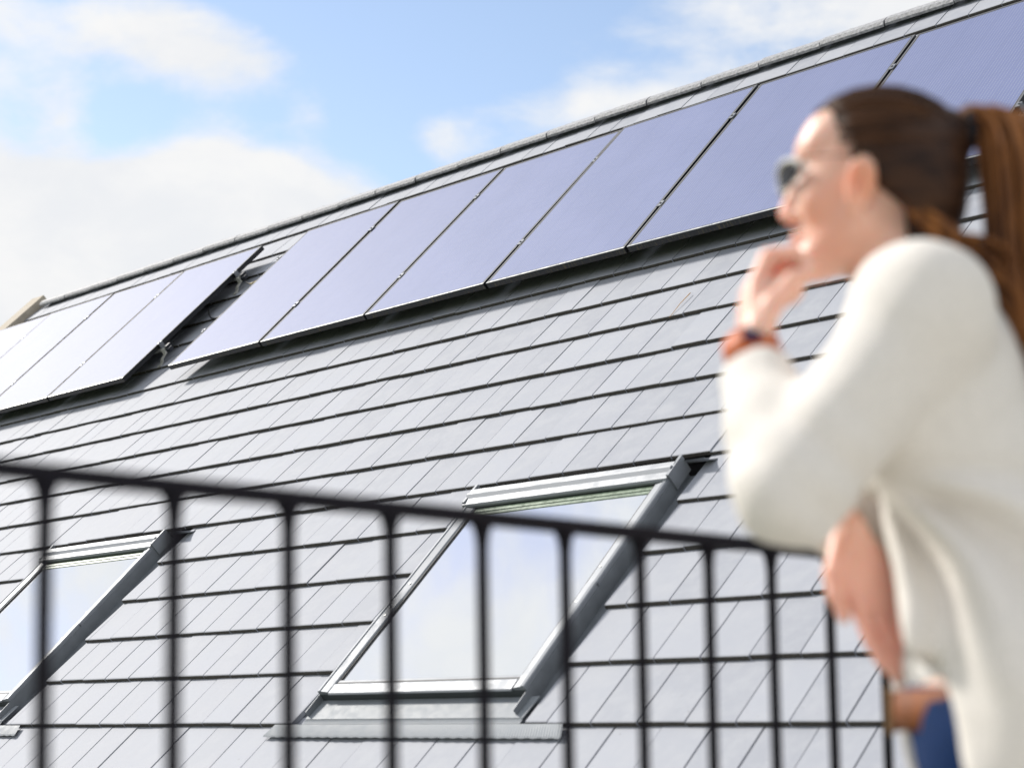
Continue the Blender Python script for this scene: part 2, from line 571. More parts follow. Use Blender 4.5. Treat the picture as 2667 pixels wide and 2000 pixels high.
gut.prism([(-0.12, 0.0), (-0.11, -0.07), (-0.05, -0.10), (0.01, -0.07), (0.02, 0.0), (0.012, 0.0), (0.0, -0.062), (-0.05, -0.09), (-0.10, -0.062), (-0.112, 0.0)], hx0, hx1)
go = gut.build('gutter', MT['alu_dark'], house)
go.location = (0 - HB[0], eave_w[1] - 0.02 - HB[1], eave_w[2] - 0.03 - HB[2])

# gable parapet at the far left end: rises a little above both slopes
pm = MB()
PH = 0.07
px0, px1 = hx0 - 0.22, hx0 - 0.004
prof = [(eave_w[1] - 0.05, eave_w[2] - 0.3), (eave_w[1] - 0.05, eave_w[2] + PH * 1.2), (RIDGE_Y, RIDGE_Z + 0.105), (back_eave[0] + 0.05, back_eave[1] + PH * 1.2), (back_eave[0] + 0.05, back_eave[1] - 0.3)]
pm.prism(prof, px0, px1)
po = pm.build('gable_parapet', MT['stone'], house)
po.location = (-HB).tolist()
po['label'] = 'beige gable parapet at the far left end of the roof'

# tiles -----------------------------------------------------------------
TH = 0.0195
GAP = 0.0058


def tile_profile(ln):
    sl_ = TH / E
    return [(0.0, -0.0088), (0.0, 0.0045), (0.0022, 0.0082), (0.0065, 0.0102), (0.016, 0.0107 - 0.016 * sl_ * .6), (ln, 0.0107 - ln * sl_), (ln, -0.0088 - ln * sl_)]


TLEN = E + 0.055
_tm = {}


def tile_mesh(wd):
    key = round(wd, 4)
    if key not in _tm:
        b = MB()
        b.prism(tile_profile(TLEN), -wd / 2 + GAP / 2, wd / 2 - GAP / 2)
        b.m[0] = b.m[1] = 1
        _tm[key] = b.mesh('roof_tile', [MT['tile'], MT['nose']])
    return _tm[key]


# skylights in tile units: outer cladding u0..u1, opening in the tiling c0..c1
SKY = [dict(u0=-16.86, u1=-11.14, c0=-17.28, c1=-10.70, name='far'), dict(u0=0.98, u1=6.70, c0=0.57, c1=6.97, name='near')]
V_WT, V_WB = 6.42, 10.55
PAN_V0, PAN_V1 = -5.76, -0.06
ARR = [(-44.41, -39.24, -34.06, -28.87, -23.68), (-20.95, -15.77, -10.60, -5.42, -0.22, 4.95, 10.10)]
PAN_Z = 0.13

tiles = []          # (u_left, u_right, k, dz)
for k in range(K_TOP, K_BOT + 1):
    off = 0.5 * (k % 2)
    u = math.floor(U_LEFT) - 1 + off
    while u < U_RIGHT:
        a, b = max(u, U_LEFT), min(u + 1, U_RIGHT)
        u += 1
        if b - a < 0.05:
            continue
        segs = [(a, b)]
        if 7 <= k <= 11:
            for s in SKY:
                ns = []
                for (p, q) in segs:
                    if q <= s['c0'] or p >= s['c1']:
                        ns.append((p, q)); continue
                    if p < s['c0'] - 0.02:
                        ns.append((p, s['c0']))
                    if q > s['c1'] + 0.02:
                        ns.append((s['c1'], q))
                segs = ns
        for (p, q) in segs:
            dz = 0.0
            if k == 6:
                for s in SKY:
                    if s['u0'] + 1.0 < (p + q) / 2 < s['c1'] + 0.3:
                        dz = 0.004
            tiles.append((p, q, k, dz))


def under_panels(uc, k):
    for arr in ARR:
        if arr[0] - 1.0 < uc + 2.0 < arr[-1] + 0.3 and -5.9 < k - 0.2 <= -1:
            return True
    return False


def tile_area(t):
    p, q, k, dz = t
    pts = []
    for (u, v) in ((p, k), (q, k), (q, k - 1), (p, k - 1)):
        x, y, z = project(roof_world(RX(u), RY(v)))
        pts.append((min(max(x, 0), 2667), min(max(y, 0), 2000)))
    a = 0
    for i in range(4):
        a += pts[i][0] * pts[(i + 1) % 4][1] - pts[(i + 1) % 4][0] * pts[i][1]
    a = abs(a) / 2
    cx = sum(p_[0] for p_ in pts) / 4
    cy = sum(p_[1] for p_ in pts) / 4
    if under_panels((p + q) / 2, k):
        a *= 0.05
    if cx > 2120 and 700 < cy and cx + 0.12 * (cy - 700) > 2330:      # behind the woman
        a *= 0.05
    return a


order = sorted(range(len(tiles)), key=lambda i: -tile_area(tiles[i]))
single = set(order[:300])
rest = MB()
for i, (p, q, k, dz) in enumerate(tiles):
    jx = random.gauss(0, 0.0007); jy = random.gauss(0, 0.0013); jz = random.gauss(0, 0.0008) + dz
    x = RX((p + q) / 2) + jx; y = RY(k) + jy
    rz = random.gauss(0, 0.0022); rx = random.gauss(0, 0.0022); ry = random.gauss(0, 0.003)
    if dz and abs(p - round(p * 2) / 2) < .01:
        x += 0.004
    if i in single:
        o = link('roof_tile', tile_mesh((q - p) * W), roof, (x, y, jz))
        o.rotation_euler = (rx, ry, rz)
    else:
        wd = (q - p) * W
        pr = tile_profile(TLEN)
        n = len(pr)
        vs = []
        for sx in (-wd / 2 + GAP / 2, wd / 2 - GAP / 2):
            for (py, pz) in pr:
                vs.append((x + sx - rz * py, y + py + rz * sx, jz + pz + ry * -sx + rx * py))
        fs = [(a, (a + 1) % n, n + (a + 1) % n, n + a) for a in range(n)]
        fs += [tuple(range(n - 1, -1, -1)), tuple(range(n, 2 * n))]
        rest.add(vs, fs)
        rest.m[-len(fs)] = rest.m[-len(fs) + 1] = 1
ro = rest.build('roof_tile', [MT['tile'], MT['nose']], roof)
tag(ro, kind='stuff')

# ridge tiles -------------------------------------------------------------
RPITCH = 2.235 * W
rt = MB()
hh = 0.040
ridge_prof = [(-.080, -.030), (-.076, -.006), (-.044, .022), (-.020, .036), (0, .040), (.020, .036), (.044, .022), (.076, -.006), (.080, -.030)]


def ridge_ring(x, s, th):
    out = [(x, p * s, q + (s - 1) * .1) for p, q in ridge_prof]
    inn = [(x, p * (s - th * 9), q - th + (s - 1) * .1) for p, q in ridge_prof]
    return out + inn[::-1]


rings = [ridge_ring(0.0, 1.0, 0.012), ridge_ring(0.004, 1.03, 0.012), ridge_ring(RPITCH - 0.010, 1.0, 0.012)]
nr = len(rings[0])
vs = [p for r in rings for p in r]
fs = []
for i in range(len(rings) - 1):
    for j in range(nr):
        j2 = (j + 1) % nr
        fs.append((i * nr + j, i * nr + j2, (i + 1) * nr + j2, (i + 1) * nr + j))
fs += [tuple(range(nr)), tuple(range((len(rings) - 1) * nr, len(rings) * nr))]
rt.add(vs, fs)
ridge_mesh = rt.mesh('ridge_tile', MT['ridge'])
sm = MB()
sm.tube([(0, 0, 0), (0, 0, 0.012)], 0.008, 6)
screw_mesh = sm.mesh('screw', MT['zinc'])
ridge_n = int((U_RIGHT - U_LEFT) * W / RPITCH)
ph = RX(-17.577) - math.floor((RX(-17.577) - RX(U_LEFT)) / RPITCH) * RPITCH
Rinv = RF.inverted()
for i in range(-1, ridge_n + 1):
    x = ph + i * RPITCH
    if x < RX(U_LEFT) - 0.25 or x > RX(U_RIGHT) - RPITCH * .6:
        continue
    x = max(x, RX(U_LEFT) + 0.003)
    o = link('ridge_tile', ridge_mesh, roof)
    mw = Matrix.Translation((T0[0] + x, RIDGE_Y + random.gauss(0, .002), RIDGE_Z + 0.004 + random.gauss(0, .0015))) @ Matrix.Rotation(random.gauss(0, .004), 4, 'Z')
    o.matrix_local = Rinv @ mw
    s_ = link('screw', screw_mesh, roof)
    s_.matrix_local = Rinv @ mw @ Matrix.Translation((0.17, 0, hh - 0.004))

# skylights ------------------------------------------------------------------


def skylight(s):
    xl, xr = RX(s['u0']), RX(s['u1'])
    yt, yb = RY(V_WT), RY(V_WB)
    cxl, cxr = RX(s['c0']), RX(s['c1'])
    R = MB()          # sash and frame core
    R.box(xl + .012, xr - .012, yb + .006, yb + .085, -.06, .030)
    R.box(xl + .012, xr - .012, yt - .085, yt - .006, -.06, .030)
    R.box(xl + .012, xl + .075, yb + .085, yt - .085, -.06, .030)
    R.box(xr - .075, xr - .012, yb + .085, yt - .085, -.06, .030)
    R.box(xl + .075, xr - .075, yb + .085, yt - .085, -.059, -.052)
    root = R.build('skylight', MT['gasket'], house)
    root.matrix_local = rel(RF)
    # pane
    g = MB(); g.box(xl + .058, xr - .058, yb + .062, yt - .052, .0305, .0385)
    g.build('pane', MT['glass'], root)
    # side claddings, two lengths each with the lower one lapped over the upper
    ysplit = yb + 0.44 * (yt - yb)
    for sgn, x0 in ((1, xl), (-1, xr)):
        for (y0, y1, lift) in ((yb - .004, ysplit, .0015), (ysplit - .006, yt - .07, 0.0)):
            c = MB()
            pr = [(x0, .004), (x0, .052 + lift), (x0 + sgn * .004, .057 + lift), (x0 + sgn * .016, .059 + lift), (x0 + sgn * .020, .055 + lift), (x0 + sgn * .058, .050 + lift),
                  (x0 + sgn * .064, .046 + lift), (x0 + sgn * .064, .040), (x0 + sgn * .006, .036), (x0 + sgn * .006, .004)]
            c.prism(pr, y0, y1, 'y')
            c.build('side_cladding', MT['alu'], root)
        sc_ = MB()
        for yy in (ysplit - .10, ysplit + .09):
            sc_.tube([(x0 + sgn * .04, yy, .051), (x0 + sgn * .04, yy, .0555)], .0045, 8)
        sc_.build('screws', MT['silver'], root)
        # glazing bead on the inside of the cladding
        b = MB(); b.box(x0 + sgn * .064, x0 + sgn * .070, yb + .07, yt - .06, .0386, .045)
        b.build('glazing_bead', MT['gasket'], root)
    # bottom cladding: light top face, front face coloured dark to carry its shade, black gasket and a bead under the pane
    c = MB()
    c.prism([(yb - .012, .042), (yb - .013, .047), (yb - .008, .051), (yb + .038, .0515), (yb + .046, .047), (yb + .048, .040), (yb - .006, .040)], xl + .066, xr - .066)
    c.build('bottom_cladding', MT['alu'], root)
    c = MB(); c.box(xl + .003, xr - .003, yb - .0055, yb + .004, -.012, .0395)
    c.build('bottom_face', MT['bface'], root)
    c = MB(); c.box(xl + .066, xr - .066, yb + .0485, yb + .055, .0387, .0455)
    c.build('gasket', MT['gasket'], root)
    c = MB(); c.prism([(yb + .0552, .0387), (yb + .0552, .0455), (yb + .066, .0445), (yb + .073, .0387)], xl + .066, xr - .066)
    c.build('glazing_bead', MT['alu'], root)
    # top hood
    c = MB()
    hp = [(yt - .098, .044), (yt - .100, .058), (yt - .094, .066), (yt - .060, .070), (yt - .042, .080), (yt - .034, .081), (yt - .028, .074), (yt - .004, .076), (yt + .004, .070), (yt + .006, .03), (yt - .09, .03), (yt - .09, .044)]
    c.prism(hp, xl - .006, xr - .001)
    c.build('top_hood', MT['alu'], root)
    c = MB(); c.box(xl + .062, xr - .062, yt - .0985, yt - .088, .0387, .052)
    c.build('gasket', MT['gasket'], root)
    c = MB()
    c.box(xl + .07, xr - .07, yt - .124, yt - .101, .0388, .0425)
    c.box(xl + .07, xr - .07, yt - .145, yt - .130, .0388, .0415)
    c.build('glazing_seal', MT['seal'], root)
    # flashing: side gutters, corner boxes, saddle over the top and apron below
    for sgn, x0, cx in ((-1, xl, cxl), (1, xr, cxr)):
        c = MB()
        c.prism([(x0, -.03), (x0, .040), (x0 + sgn * .0035, .040), (x0 + sgn * .0035, -.020), (cx - sgn * .012, -.020), (cx + sgn * .02, -.012), (cx + sgn * .02, -.03)], yb - .10, yt + .02, 'y')
        c.build('side_gutter', MT['alu_dark'], root)
        c = MB()
        c.prism([(x0 - sgn * .004, .0), (x0 - sgn * .004, .074), (x0 + sgn * .010, .074), (x0 + sgn * .012, .0)], yt - .085, yt + .035, 'y')
        c.build('corner_box', MT['alu'], root)
    c = MB()
    nst = 8
    vs, fs = [], []
    for i in range(nst + 1):
        a = i / nst
        y = yt + .03 + a * .085
        z = .060 * (1 - a) ** 2.0 + .0 - .004 * a
        vs += [(xl - .02, y, z), (cxr + .055, y, z - .006), (xl - .02, y, z - .004), (cxr + .055, y, z - .010)]
    for i in range(nst):
        b_ = i * 4
        fs += [(b_, b_ + 1, b_ + 5, b_ + 4), (b_ + 2, b_ + 3, b_ + 7, b_ + 6), (b_, b_ + 2, b_ + 6, b_ + 4), (b_ + 1, b_ + 3, b_ + 7, b_ + 5)]
    c.add(vs, fs)
    c.build('top_saddle', MT['alu'], root, True)
    c = MB()
    y1, y2, y3 = yb - .002, RY(10.93), RY(11.25)
    ax0, ax1 = RX(s['u0'] - 0.06), RX(s['u1'] + 0.20)
    bx0, bx1 = RX(s['u0'] - 1.03), RX(s['u1'] + 1.36)
    c.add([(ax0, y1, .008), (ax1, y1, .008), (ax1, y2 - .003, .0165), (ax0, y2 - .003, .0165), (ax0, y1, .005), (ax1, y1, .005), (ax1, y2 - .003, .0135), (ax0, y2 - .003, .0135)],
          [(0, 1, 2, 3), (4, 5, 6, 7), (0, 1, 5, 4), (2, 3, 7, 6), (1, 2, 6, 5), (0, 3, 7, 4)])
    c.build('apron_sheet', MT['apron'], root)
    c = MB()
    nx = 260
    vs, fs = [], []
    ye = RY(11.0) - .006
    rows = [(y2, .0155, ax0, ax1, .0011), (y2 - .010, .0130, ax0, ax1, .0010), (ye, .0120, ax0, ax1, .0006), (ye - .0005, .0118, bx0 + .02, bx1 - .03, .0006), (y3 + .008, .0125, bx0, bx1, .0010), (y3, .0105, bx0, bx1, .0012)]
    for j, (yy, zz, e0, e1, amp) in enumerate(rows):
        for i in range(nx + 1):
            a = i / nx
            vs.append((e0 + (e1 - e0) * a, yy + (.0015 * math.sin(i * .7) if j == 5 else 0), zz + (amp if i % 2 else -amp)))
    for j in range(len(rows) - 1):
        for i in range(nx):
            q = j * (nx + 1) + i
            fs.append((q, q + 1, q + nx + 2, q + nx + 1))
    c.add(vs, fs)
    c.build('pleated_apron', MT['apron'], root)
    return root


sk = [skylight(s) for s in SKY]
sk[0]['label'] = 'left skylight, cut off by the left edge of the photo'
sk[1]['label'] = 'large skylight in the middle behind the railing'

# solar panels --------------------------------------------------------------
PGAP = 0.020
PW = 5.18 * W - PGAP
PL = (PAN_V1 - PAN_V0) * E
MT['cells'] = panel_material(PW, PL)
FT = 0.034


def panel_meshes():
    fr = MB()
    b = 0.011
    for (x0, x1, y0, y1) in ((0, PW, 0, b), (0, PW, PL - b, PL), (0, b, b, PL - b), (PW - b, PW, b, PL - b)):
        fr.box(x0, x1, y0, y1, -FT, -0.0012)
    f_ = fr.mesh('frame', MT['frame'])
    lp = MB()
    for (x0, x1, y0, y1) in ((0.0003, PW - .0003, 0.0003, b), (0.0003, PW - .0003, PL - b, PL - .0003), (0.0003, b, b, PL - b), (PW - b, PW - .0003, b, PL - b)):
        lp.box(x0, x1, y0, y1, -.0011, .0008, 1 if y0 < .001 else 0)  # lower lip alone in bright metal: the lit edge painted as a highlight
    l_ = lp.mesh('frame_lip', [MT['lip'], MT['silver']])
    gl = MB()
    gl.box(b + .0002, PW - b - .0002, b + .0002, PL - b - .0002, -0.006, 0.0)
    g_ = gl.mesh('glass', MT['cells'])
    bk = MB()
    bk.box(b + .001, PW - b - .001, b + .001, PL - b - .001, -0.010, -0.0065)
    k_ = bk.mesh('back_sheet', MT['gasket'])
    return f_, l_, g_, k_


PF, PLIP, PG, PB = panel_meshes()
cl = MB()
cl.bbox(-.016, .016, -.026, .026, .0006, .0050, .001)
cl.box(-.006, .006, -.024, .024, -.03, .0006)
cl.tube([(0, 0, .005), (0, 0, .011)], .0065, 6)
CLM = cl.mesh('clamp', MT['clampm'])
ce = MB()
ce.bbox(-.004, .022, -.020, .020, .0006, .0050, .001)
ce.box(.014, .022, -.020, .020, -.036, .0006)
ce.tube([(.014, 0, .005), (.014, 0, .011)], .0065, 6)
CLE = ce.mesh('end_clamp', MT['clampm'])
RAIL_V = (-4.53, -1.46)

PLAB = [['leftmost solar panel, cut off by the left edge of the photo beside the beige gable',
         'second solar panel from the left end of the roof',
         'third solar panel from the left end of the roof',
         'fourth solar panel from the left, its grey side frame facing the gap of bare tiles'],
        ['solar panel just right of the gap of bare tiles',
         'second solar panel to the right of the gap of bare tiles',
         'third solar panel to the right of the gap of bare tiles',
         'fourth solar panel to the right of the gap, blue, mid-row',
         'fifth solar panel to the right of the gap, meeting the woman\'s face',
         'rightmost solar panel, partly hidden behind the woman\'s head and ponytail']]
for ai, arr in enumerate(ARR):
    for pi in range(len(arr) - 1):
        x0 = RX((arr[pi] + arr[pi + 1]) / 2) - PW / 2
        tilt = Matrix.Rotation(random.gauss(0, 0.0016), 4, 'X') @ Matrix.Rotation(random.gauss(0, 0.0016), 4, 'Y')
        mw = RF @ Matrix.Translation((x0, RY(PAN_V1), PAN_Z)) @ tilt
        t = thing('solar_panel', PLAB[ai][pi], 'solar panel', matrix=mw, group='solar panels on the roof')
        for nm, me in (('frame', PF), ('frame_lip', PLIP), ('glass', PG), ('back_sheet', PB)):
            link(nm, me, t)
        for v in RAIL_V:
            yy = RY(v) - RY(PAN_V1)
            if pi < len(arr) - 2:
                o = link('clamp', CLM, t, (PW + PGAP / 2, yy, 0))
            else:
                o = link('clamp', CLE, t, (PW + .001, yy, 0))
            if pi == 0:
                o = link('clamp', CLE, t, (-.001, yy, 0))
                o.scale = (-1, 1, 1)
    # mounting rails with hooks and end caps
    for vi, v in enumerate(RAIL_V):
        x0, x1 = RX(arr[0]) - 0.05, RX(arr[-1]) + 0.055
        lab = ('upper' if vi == 0 else 'lower') + (' mounting rail under the left solar panels, ending at the gap' if ai == 0 else ' mounting rail under the long right row of solar panels')
        mw = RF @ Matrix.Translation((x0, RY(v), PAN_Z - FT - .002))
        t = thing('mounting_rail', lab, 'rail', matrix=mw, group='mounting rails')
        L = x1 - x0
        r = MB()
        r.prism([(-.018, -.028), (-.018, 0), (-.006, 0), (-.006, -.008), (.006, -.008), (.006, 0), (.018, 0), (.018, -.028)], 0, L)
        r.build('rail', MT['silver'], t)
        for xe, sg in ((L, 1), (0, -1)):
            c = MB()
            c.bbox(min(xe, xe + sg * .030), max(xe, xe + sg * .030), -.024, .024, -.030, .010, .004)
            c.bbox(min(xe + sg * .005, xe + sg * .055), max(xe + sg * .005, xe + sg * .055), -.034, .004, -.034, -.006, .004)
            c.build('end_cap', MT['cap'], t)
        hooks = [L - .035] + list(np.arange(L - .035 - 1.2, 0.1, -1.2)) + [.03]
        for xh in hooks:
            h_ = MB()
            # flat bar hook: down from the rail, back under the tile above
            pth = [(-.026, -.018), (-.032, -.045), (-.075, -.055), (-.092, -.074), (-.136, -.0805), (-.10, -.0885)]
            for i in range(len(pth) - 1):
                (ya, za), (yb_, zb) = pth[i], pth[i + 1]
                nx_, nz_ = -(zb - za), (yb_ - ya)
                ln = math.hypot(nx_, nz_); nx_, nz_ = nx_ / ln * .003, nz_ / ln * .003
                h_.prism([(ya + nx_, za + nz_), (yb_ + nx_, zb + nz_), (yb_ - nx_, zb - nz_), (ya - nx_, za - nz_)], xh - .015, xh + .015)
            h_.bbox(xh - .020, xh + .020, -.032, -.019, -.046, -.004, .002)
            h_.build('roof_hook', MT['zinc'], t)

# cables that hang out in the gap
def cable(label, pts, r, mat):
    pw = [roof_world(*p) for p in pts]
    base = pw[0]
    # smooth the path
    P = [np.array(p) for p in pw]
    out = []
    for i in range(len(P) - 1):
        a, b_, c_, d_ = P[max(i - 1, 0)], P[i], P[i + 1], P[min(i + 2, len(P) - 1)]
        for s_ in np.linspace(0, 1, 7, endpoint=False):
            out.append(0.5 * ((2 * b_) + (c_ - a) * s_ + (2 * a - 5 * b_ + 4 * c_ - d_) * s_ ** 2 + (3 * b_ - a - 3 * c_ + d_) * s_ ** 3))
    out.append(P[-1])
    m_ = MB()
    m_.tube([(p - base).tolist() for p in out], r, 8)
    o = m_.build('cable', mat, None, True, base.tolist())
    tag(o, label, 'cable', 'cables in the gap')


xg = RX(-23.68)
cable('black cable sagging from the upper rail end across the gap', [(xg + .07, RY(-4.5), .075), (xg + .16, RY(-4.30), .035), (xg + .30, RY(-4.36), .040), (xg + .44, RY(-4.55), .065), (xg + .60, RY(-4.6), .085)], .0055, MT['cable'])
cable('ochre cable end beside the black cable in the gap', [(xg + .18, RY(-4.26), .034), (xg + .28, RY(-4.32), .042), (xg + .36, RY(-4.48), .055)], .0035, MT['cable_y'])
cable('black cable lying on the tiles lower in the gap', [(xg - .05, RY(-3.35), .06), (xg + .08, RY(-2.95), .018), (xg + .26, RY(-3.0), .017), (xg + .44, RY(-3.25), .030), (xg + .60, RY(-3.35), .075)], .0055, MT['cable'])

# a dry stalk lying on the tiles right of the middle
p0, p1 = roof_world(RX(2.32), RY(1.95), .016), roof_world(RX(2.10), RY(1.42), .012)


def px_on_roof(x, y, n):
    d = M @ np.array([(x - 1333.5) / FPX, (y - 1000) / FPX, 1.0])
    nn = RFN[:3, 2]
    o_ = T0 + nn * n
    return CAM + d * (((o_ - CAM) @ nn) / (d @ nn))


p0, p1 = px_on_roof(1744, 826, .014), px_on_roof(1798, 763, .012)
st = MB()
st.tube([(0, 0, 0), ((p1 - p0) * .5 + np.array([0, 0, .006])).tolist(), (p1 - p0).tolist()], [.0012, .0016, .0022], 6)
tag(st.build('dry_stalk', MT['straw'], None, True, p0.tolist()), 'thin orange dry stalk lying across a roof tile below the panels', 'stalk')

# ------------------------------------------------------------------ railing
RS = 1.60 / 1.42
f_rail = np.array([(5700 - 1333.5) / FPX, (1798 - 1000) / FPX, 1.0])
RD = M @ f_rail; RD /= np.linalg.norm(RD)
BZ0 = 1.60
p_bar0 = CAM + (M @ np.array([(118 - 1333.5) / FPX, (1249 - 1000) / FPX, 1.0])) * BZ0
bdir = M @ np.array([(690 - 1333.5), -43000.0, FPX]); bdir /= np.linalg.norm(bdir)
BSP = 0.0895 * BZ0
SB = 0.0076
rail_t = thing('railing', 'black steel terrace railing with thin upright bars in the foreground', 'railing', loc=(float(p_bar0[0]), float(p_bar0[1]), 0.0))
RB = np.array([p_bar0[0], p_bar0[1], 0.0])


def bar_foot(n):
    top = p_bar0 + RD * (BSP * n)
    foot = top - bdir * ((top[2] - 0.06) / bdir[2])
    return top, foot


def square_bar(a, b, wx, wy):
    """bar of rectangular section between two world points; wx across the railing, wy along it"""
    m_ = MB()
    a = a - RB; b = b - RB
    vs = []
    for p in (a, b):
        for sx, sy in ((-1, -1), (1, -1), (1, 1), (-1, 1)):
            vs.append((p[0] + sx * wx, p[1] + sy * wy, p[2]))
    m_.add(vs, [(0, 1, 2, 3), (4, 5, 6, 7), (0, 1, 5, 4), (1, 2, 6, 5), (2, 3, 7, 6), (3, 0, 4, 7)])
    return m_


for n in range(-7, 17):
    top, foot = bar_foot(n)
    m_ = MB()
    dn = (foot - top) / np.linalg.norm(foot - top)
    m_.tube([(foot - RB).tolist(), (top + dn * .028 - RB).tolist(), (top + dn * .012 - RB).tolist(), (top - RB).tolist()], [SB, SB, SB * 1.25, SB * 1.9], 10)
    m_.build('bar', MT['rail'], rail_t, True)


def long_bar(name, a, b, hx, hz):
    m_ = MB()
    a = a - RB; b = b - RB
    d = (b - a) / np.linalg.norm(b - a)
    sx = np.array([d[1], -d[0], 0]); sx /= np.linalg.norm(sx)
    up = np.array([0, 0, 1.0])
    vs = []
    c_ = 0.25
    pf = [(-1, -1 + c_), (-1 + c_, -1), (1 - c_, -1), (1, -1 + c_), (1, 1 - c_), (1 - c_, 1), (-1 + c_, 1), (-1, 1 - c_)]
    for p in (a, b):
        for q, r in pf:
            vs.append(p + sx * q * hx + up * r * hz)
    fs = [(i, (i + 1) % 8, 8 + (i + 1) % 8, 8 + i) for i in range(8)] + [tuple(range(8)), tuple(range(8, 16))]
    m_.add(vs, fs)
    m_.build(name, MT['rail'], rail_t)


t0_, f0_ = bar_foot(-7.5)
t1_, f1_ = bar_foot(16.5)
long_bar('handrail', t0_ + np.array([0, 0, .006]), t1_ + np.array([0, 0, .006]), .013, .0085)
long_bar('bottom_rail', f0_, f1_, .012, .008)
for n in (-7.5, 4.5, 16.5):
    top, foot = bar_foot(n)
    if n != 4.5:
        m_ = square_bar(top, np.array([foot[0], foot[1], 0.0]), .016, .016)
        m_.build('post', MT['rail'], rail_t)
    m_ = MB()
    q = foot - RB
    m_.bbox(q[0] - .035, q[0] + .035, q[1] - .035, q[1] + .035, 0.0, .008, .002)
    m_.tube([(q[0], q[1], .008), (q[0], q[1], .055)], .012, 8)
    m_.build('foot_plate', MT['rail'], rail_t)

# ------------------------------------------------------------------ person
PO = CAM + (M @ np.array([(2270 - 1333.5) / FPX, (470 - 1000) / FPX, 1.0])) * 2.1
PF0 = -M[:, 0] / np.linalg.norm(M[:, 0])
PL0 = np.cross([0, 0, 1.0], PF0)
YAW = math.radians(14.0)                           # she looks across the roof, a little away from the camera
PF_ = PF0 * math.cos(YAW) - PL0 * math.sin(YAW)    # facing
PLf = np.cross([0, 0, 1.0], PF_)                   # her left, towards the camera
KR = np.array([[PF_ @ PF0, PF_ @ PL0, 0], [PLf @ PF0, PLf @ PL0, 0], [0, 0, 1]])


def kp(x, y, z):
    """arm points were measured square to the picture; turn them into her own frame"""
    return KR @ np.array([x, y, z])


person_matrix = np.eye(4)
person_matrix[:3, 0] = PF_; person_matrix[:3, 1] = PLf; person_matrix[:3, 3] = (PO[0], PO[1], 0.0)


def sd_cone(P, a, b, ra, rb):
    """capsule with two radii (approximate round cone)"""
    a = np.asarray(a, np.float32); b = np.asarray(b, np.float32)
    ba = b - a
    pa = [P[i] - a[i] for i in range(3)]
    h = (pa[0] * ba[0] + pa[1] * ba[1] + pa[2] * ba[2]) / float(ba @ ba)
    h = np.clip(h, 0, 1)
    d = np.sqrt(sum((pa[i] - h * ba[i]) ** 2 for i in range(3)))
    return d - (ra + (rb - ra) * h)


def sd_ell(P, c, r, rot=None):
    q = [P[i] - c[i] for i in range(3)]
    if rot is not None:
        q = [rot[j][0] * q[0] + rot[j][1] * q[1] + rot[j][2] * q[2] for j in range(3)]
    k0 = np.sqrt(sum((q[i] / r[i]) ** 2 for i in range(3)))
    k1 = np.sqrt(sum((q[i] / (r[i] * r[i])) ** 2 for i in range(3))) + 1e-9
    return k0 * (k0 - 1.0) / k1


def smin(a, b, k):
    h = np.clip(0.5 + 0.5 * (b - a) / k, 0, 1)
    return b + (a - b) * h - k * h * (1 - h)


def smax(a, b, k):
    return -smin(-a, -b, k)


class Field:
    def __init__(s, lo, hi, h):
        s.lo = np.array(lo, np.float32); s.h = h
        s.n = np.ceil((np.array(hi) - s.lo) / h).astype(int) + 1
        s.ax = [s.lo[i] + h * np.arange(s.n[i], dtype=np.float32) for i in range(3)]
        s.D = np.full(s.n, 0.2, np.float32)

    def sub(s, lo, hi):
        sl = []
        for i in range(3):
            a = int(np.clip(math.floor((lo[i] - s.lo[i]) / s.h), 0, s.n[i])); b = int(np.clip(math.ceil((hi[i] - s.lo[i]) / s.h) + 1, 0, s.n[i]))
            sl.append(slice(a, b))
        P = [s.ax[0][sl[0]][:, None, None], s.ax[1][sl[1]][None, :, None], s.ax[2][sl[2]][None, None, :]]
        return tuple(sl), P

    def cone(s, a, b, ra, rb, k=0.02, cut=False):
        m_ = max(ra, rb) + k * 2.5 + 0.02
        lo = np.minimum(a, b) - m_; hi = np.maximum(a, b) + m_
        sl, P = s.sub(lo, hi)
        d = sd_cone(P, a, b, ra, rb)
        s.D[sl] = smax(s.D[sl], -d, k) if cut else smin(s.D[sl], d, k)

    def ell(s, c, r, k=0.02, rot=None, cut=False):
        m_ = max(r) + k * 2.5 + 0.02
        sl, P = s.sub(np.array(c) - m_, np.array(c) + m_)
        d = sd_ell(P, c, r, rot)
        s.D[sl] = smax(s.D[sl], -d, k) if cut else smin(s.D[sl], d, k)

    def chain(s, pts, rr, k=0.008, k0=None):
        for i in range(len(pts) - 1):
            s.cone(np.array(pts[i]), np.array(pts[i + 1]), rr[i], rr[i + 1], k0 if (i == 0 and k0) else k)

    def whole(s):
        return [s.ax[0][:, None, None], s.ax[1][None, :, None], s.ax[2][None, None, :]]

    def mesh(s, name, mat):
        v, f = surface_nets(s.D, s.lo, s.h)
        me = bpy.data.meshes.new(name)
        me.vertices.add(len(v)); me.vertices.foreach_set('co', v.astype(np.float32).ravel())
        me.loops.add(f.size); me.loops.foreach_set('vertex_index', f.ravel().astype(np.int32))
        me.polygons.add(len(f)); me.polygons.foreach_set('loop_start', np.arange(0, f.size, 4, dtype=np.int32))
        me.polygons.foreach_set('use_smooth', np.ones(len(f), bool))
        me.materials.append(mat)
        me.update(calc_edges=True)
        me.validate()
        return me


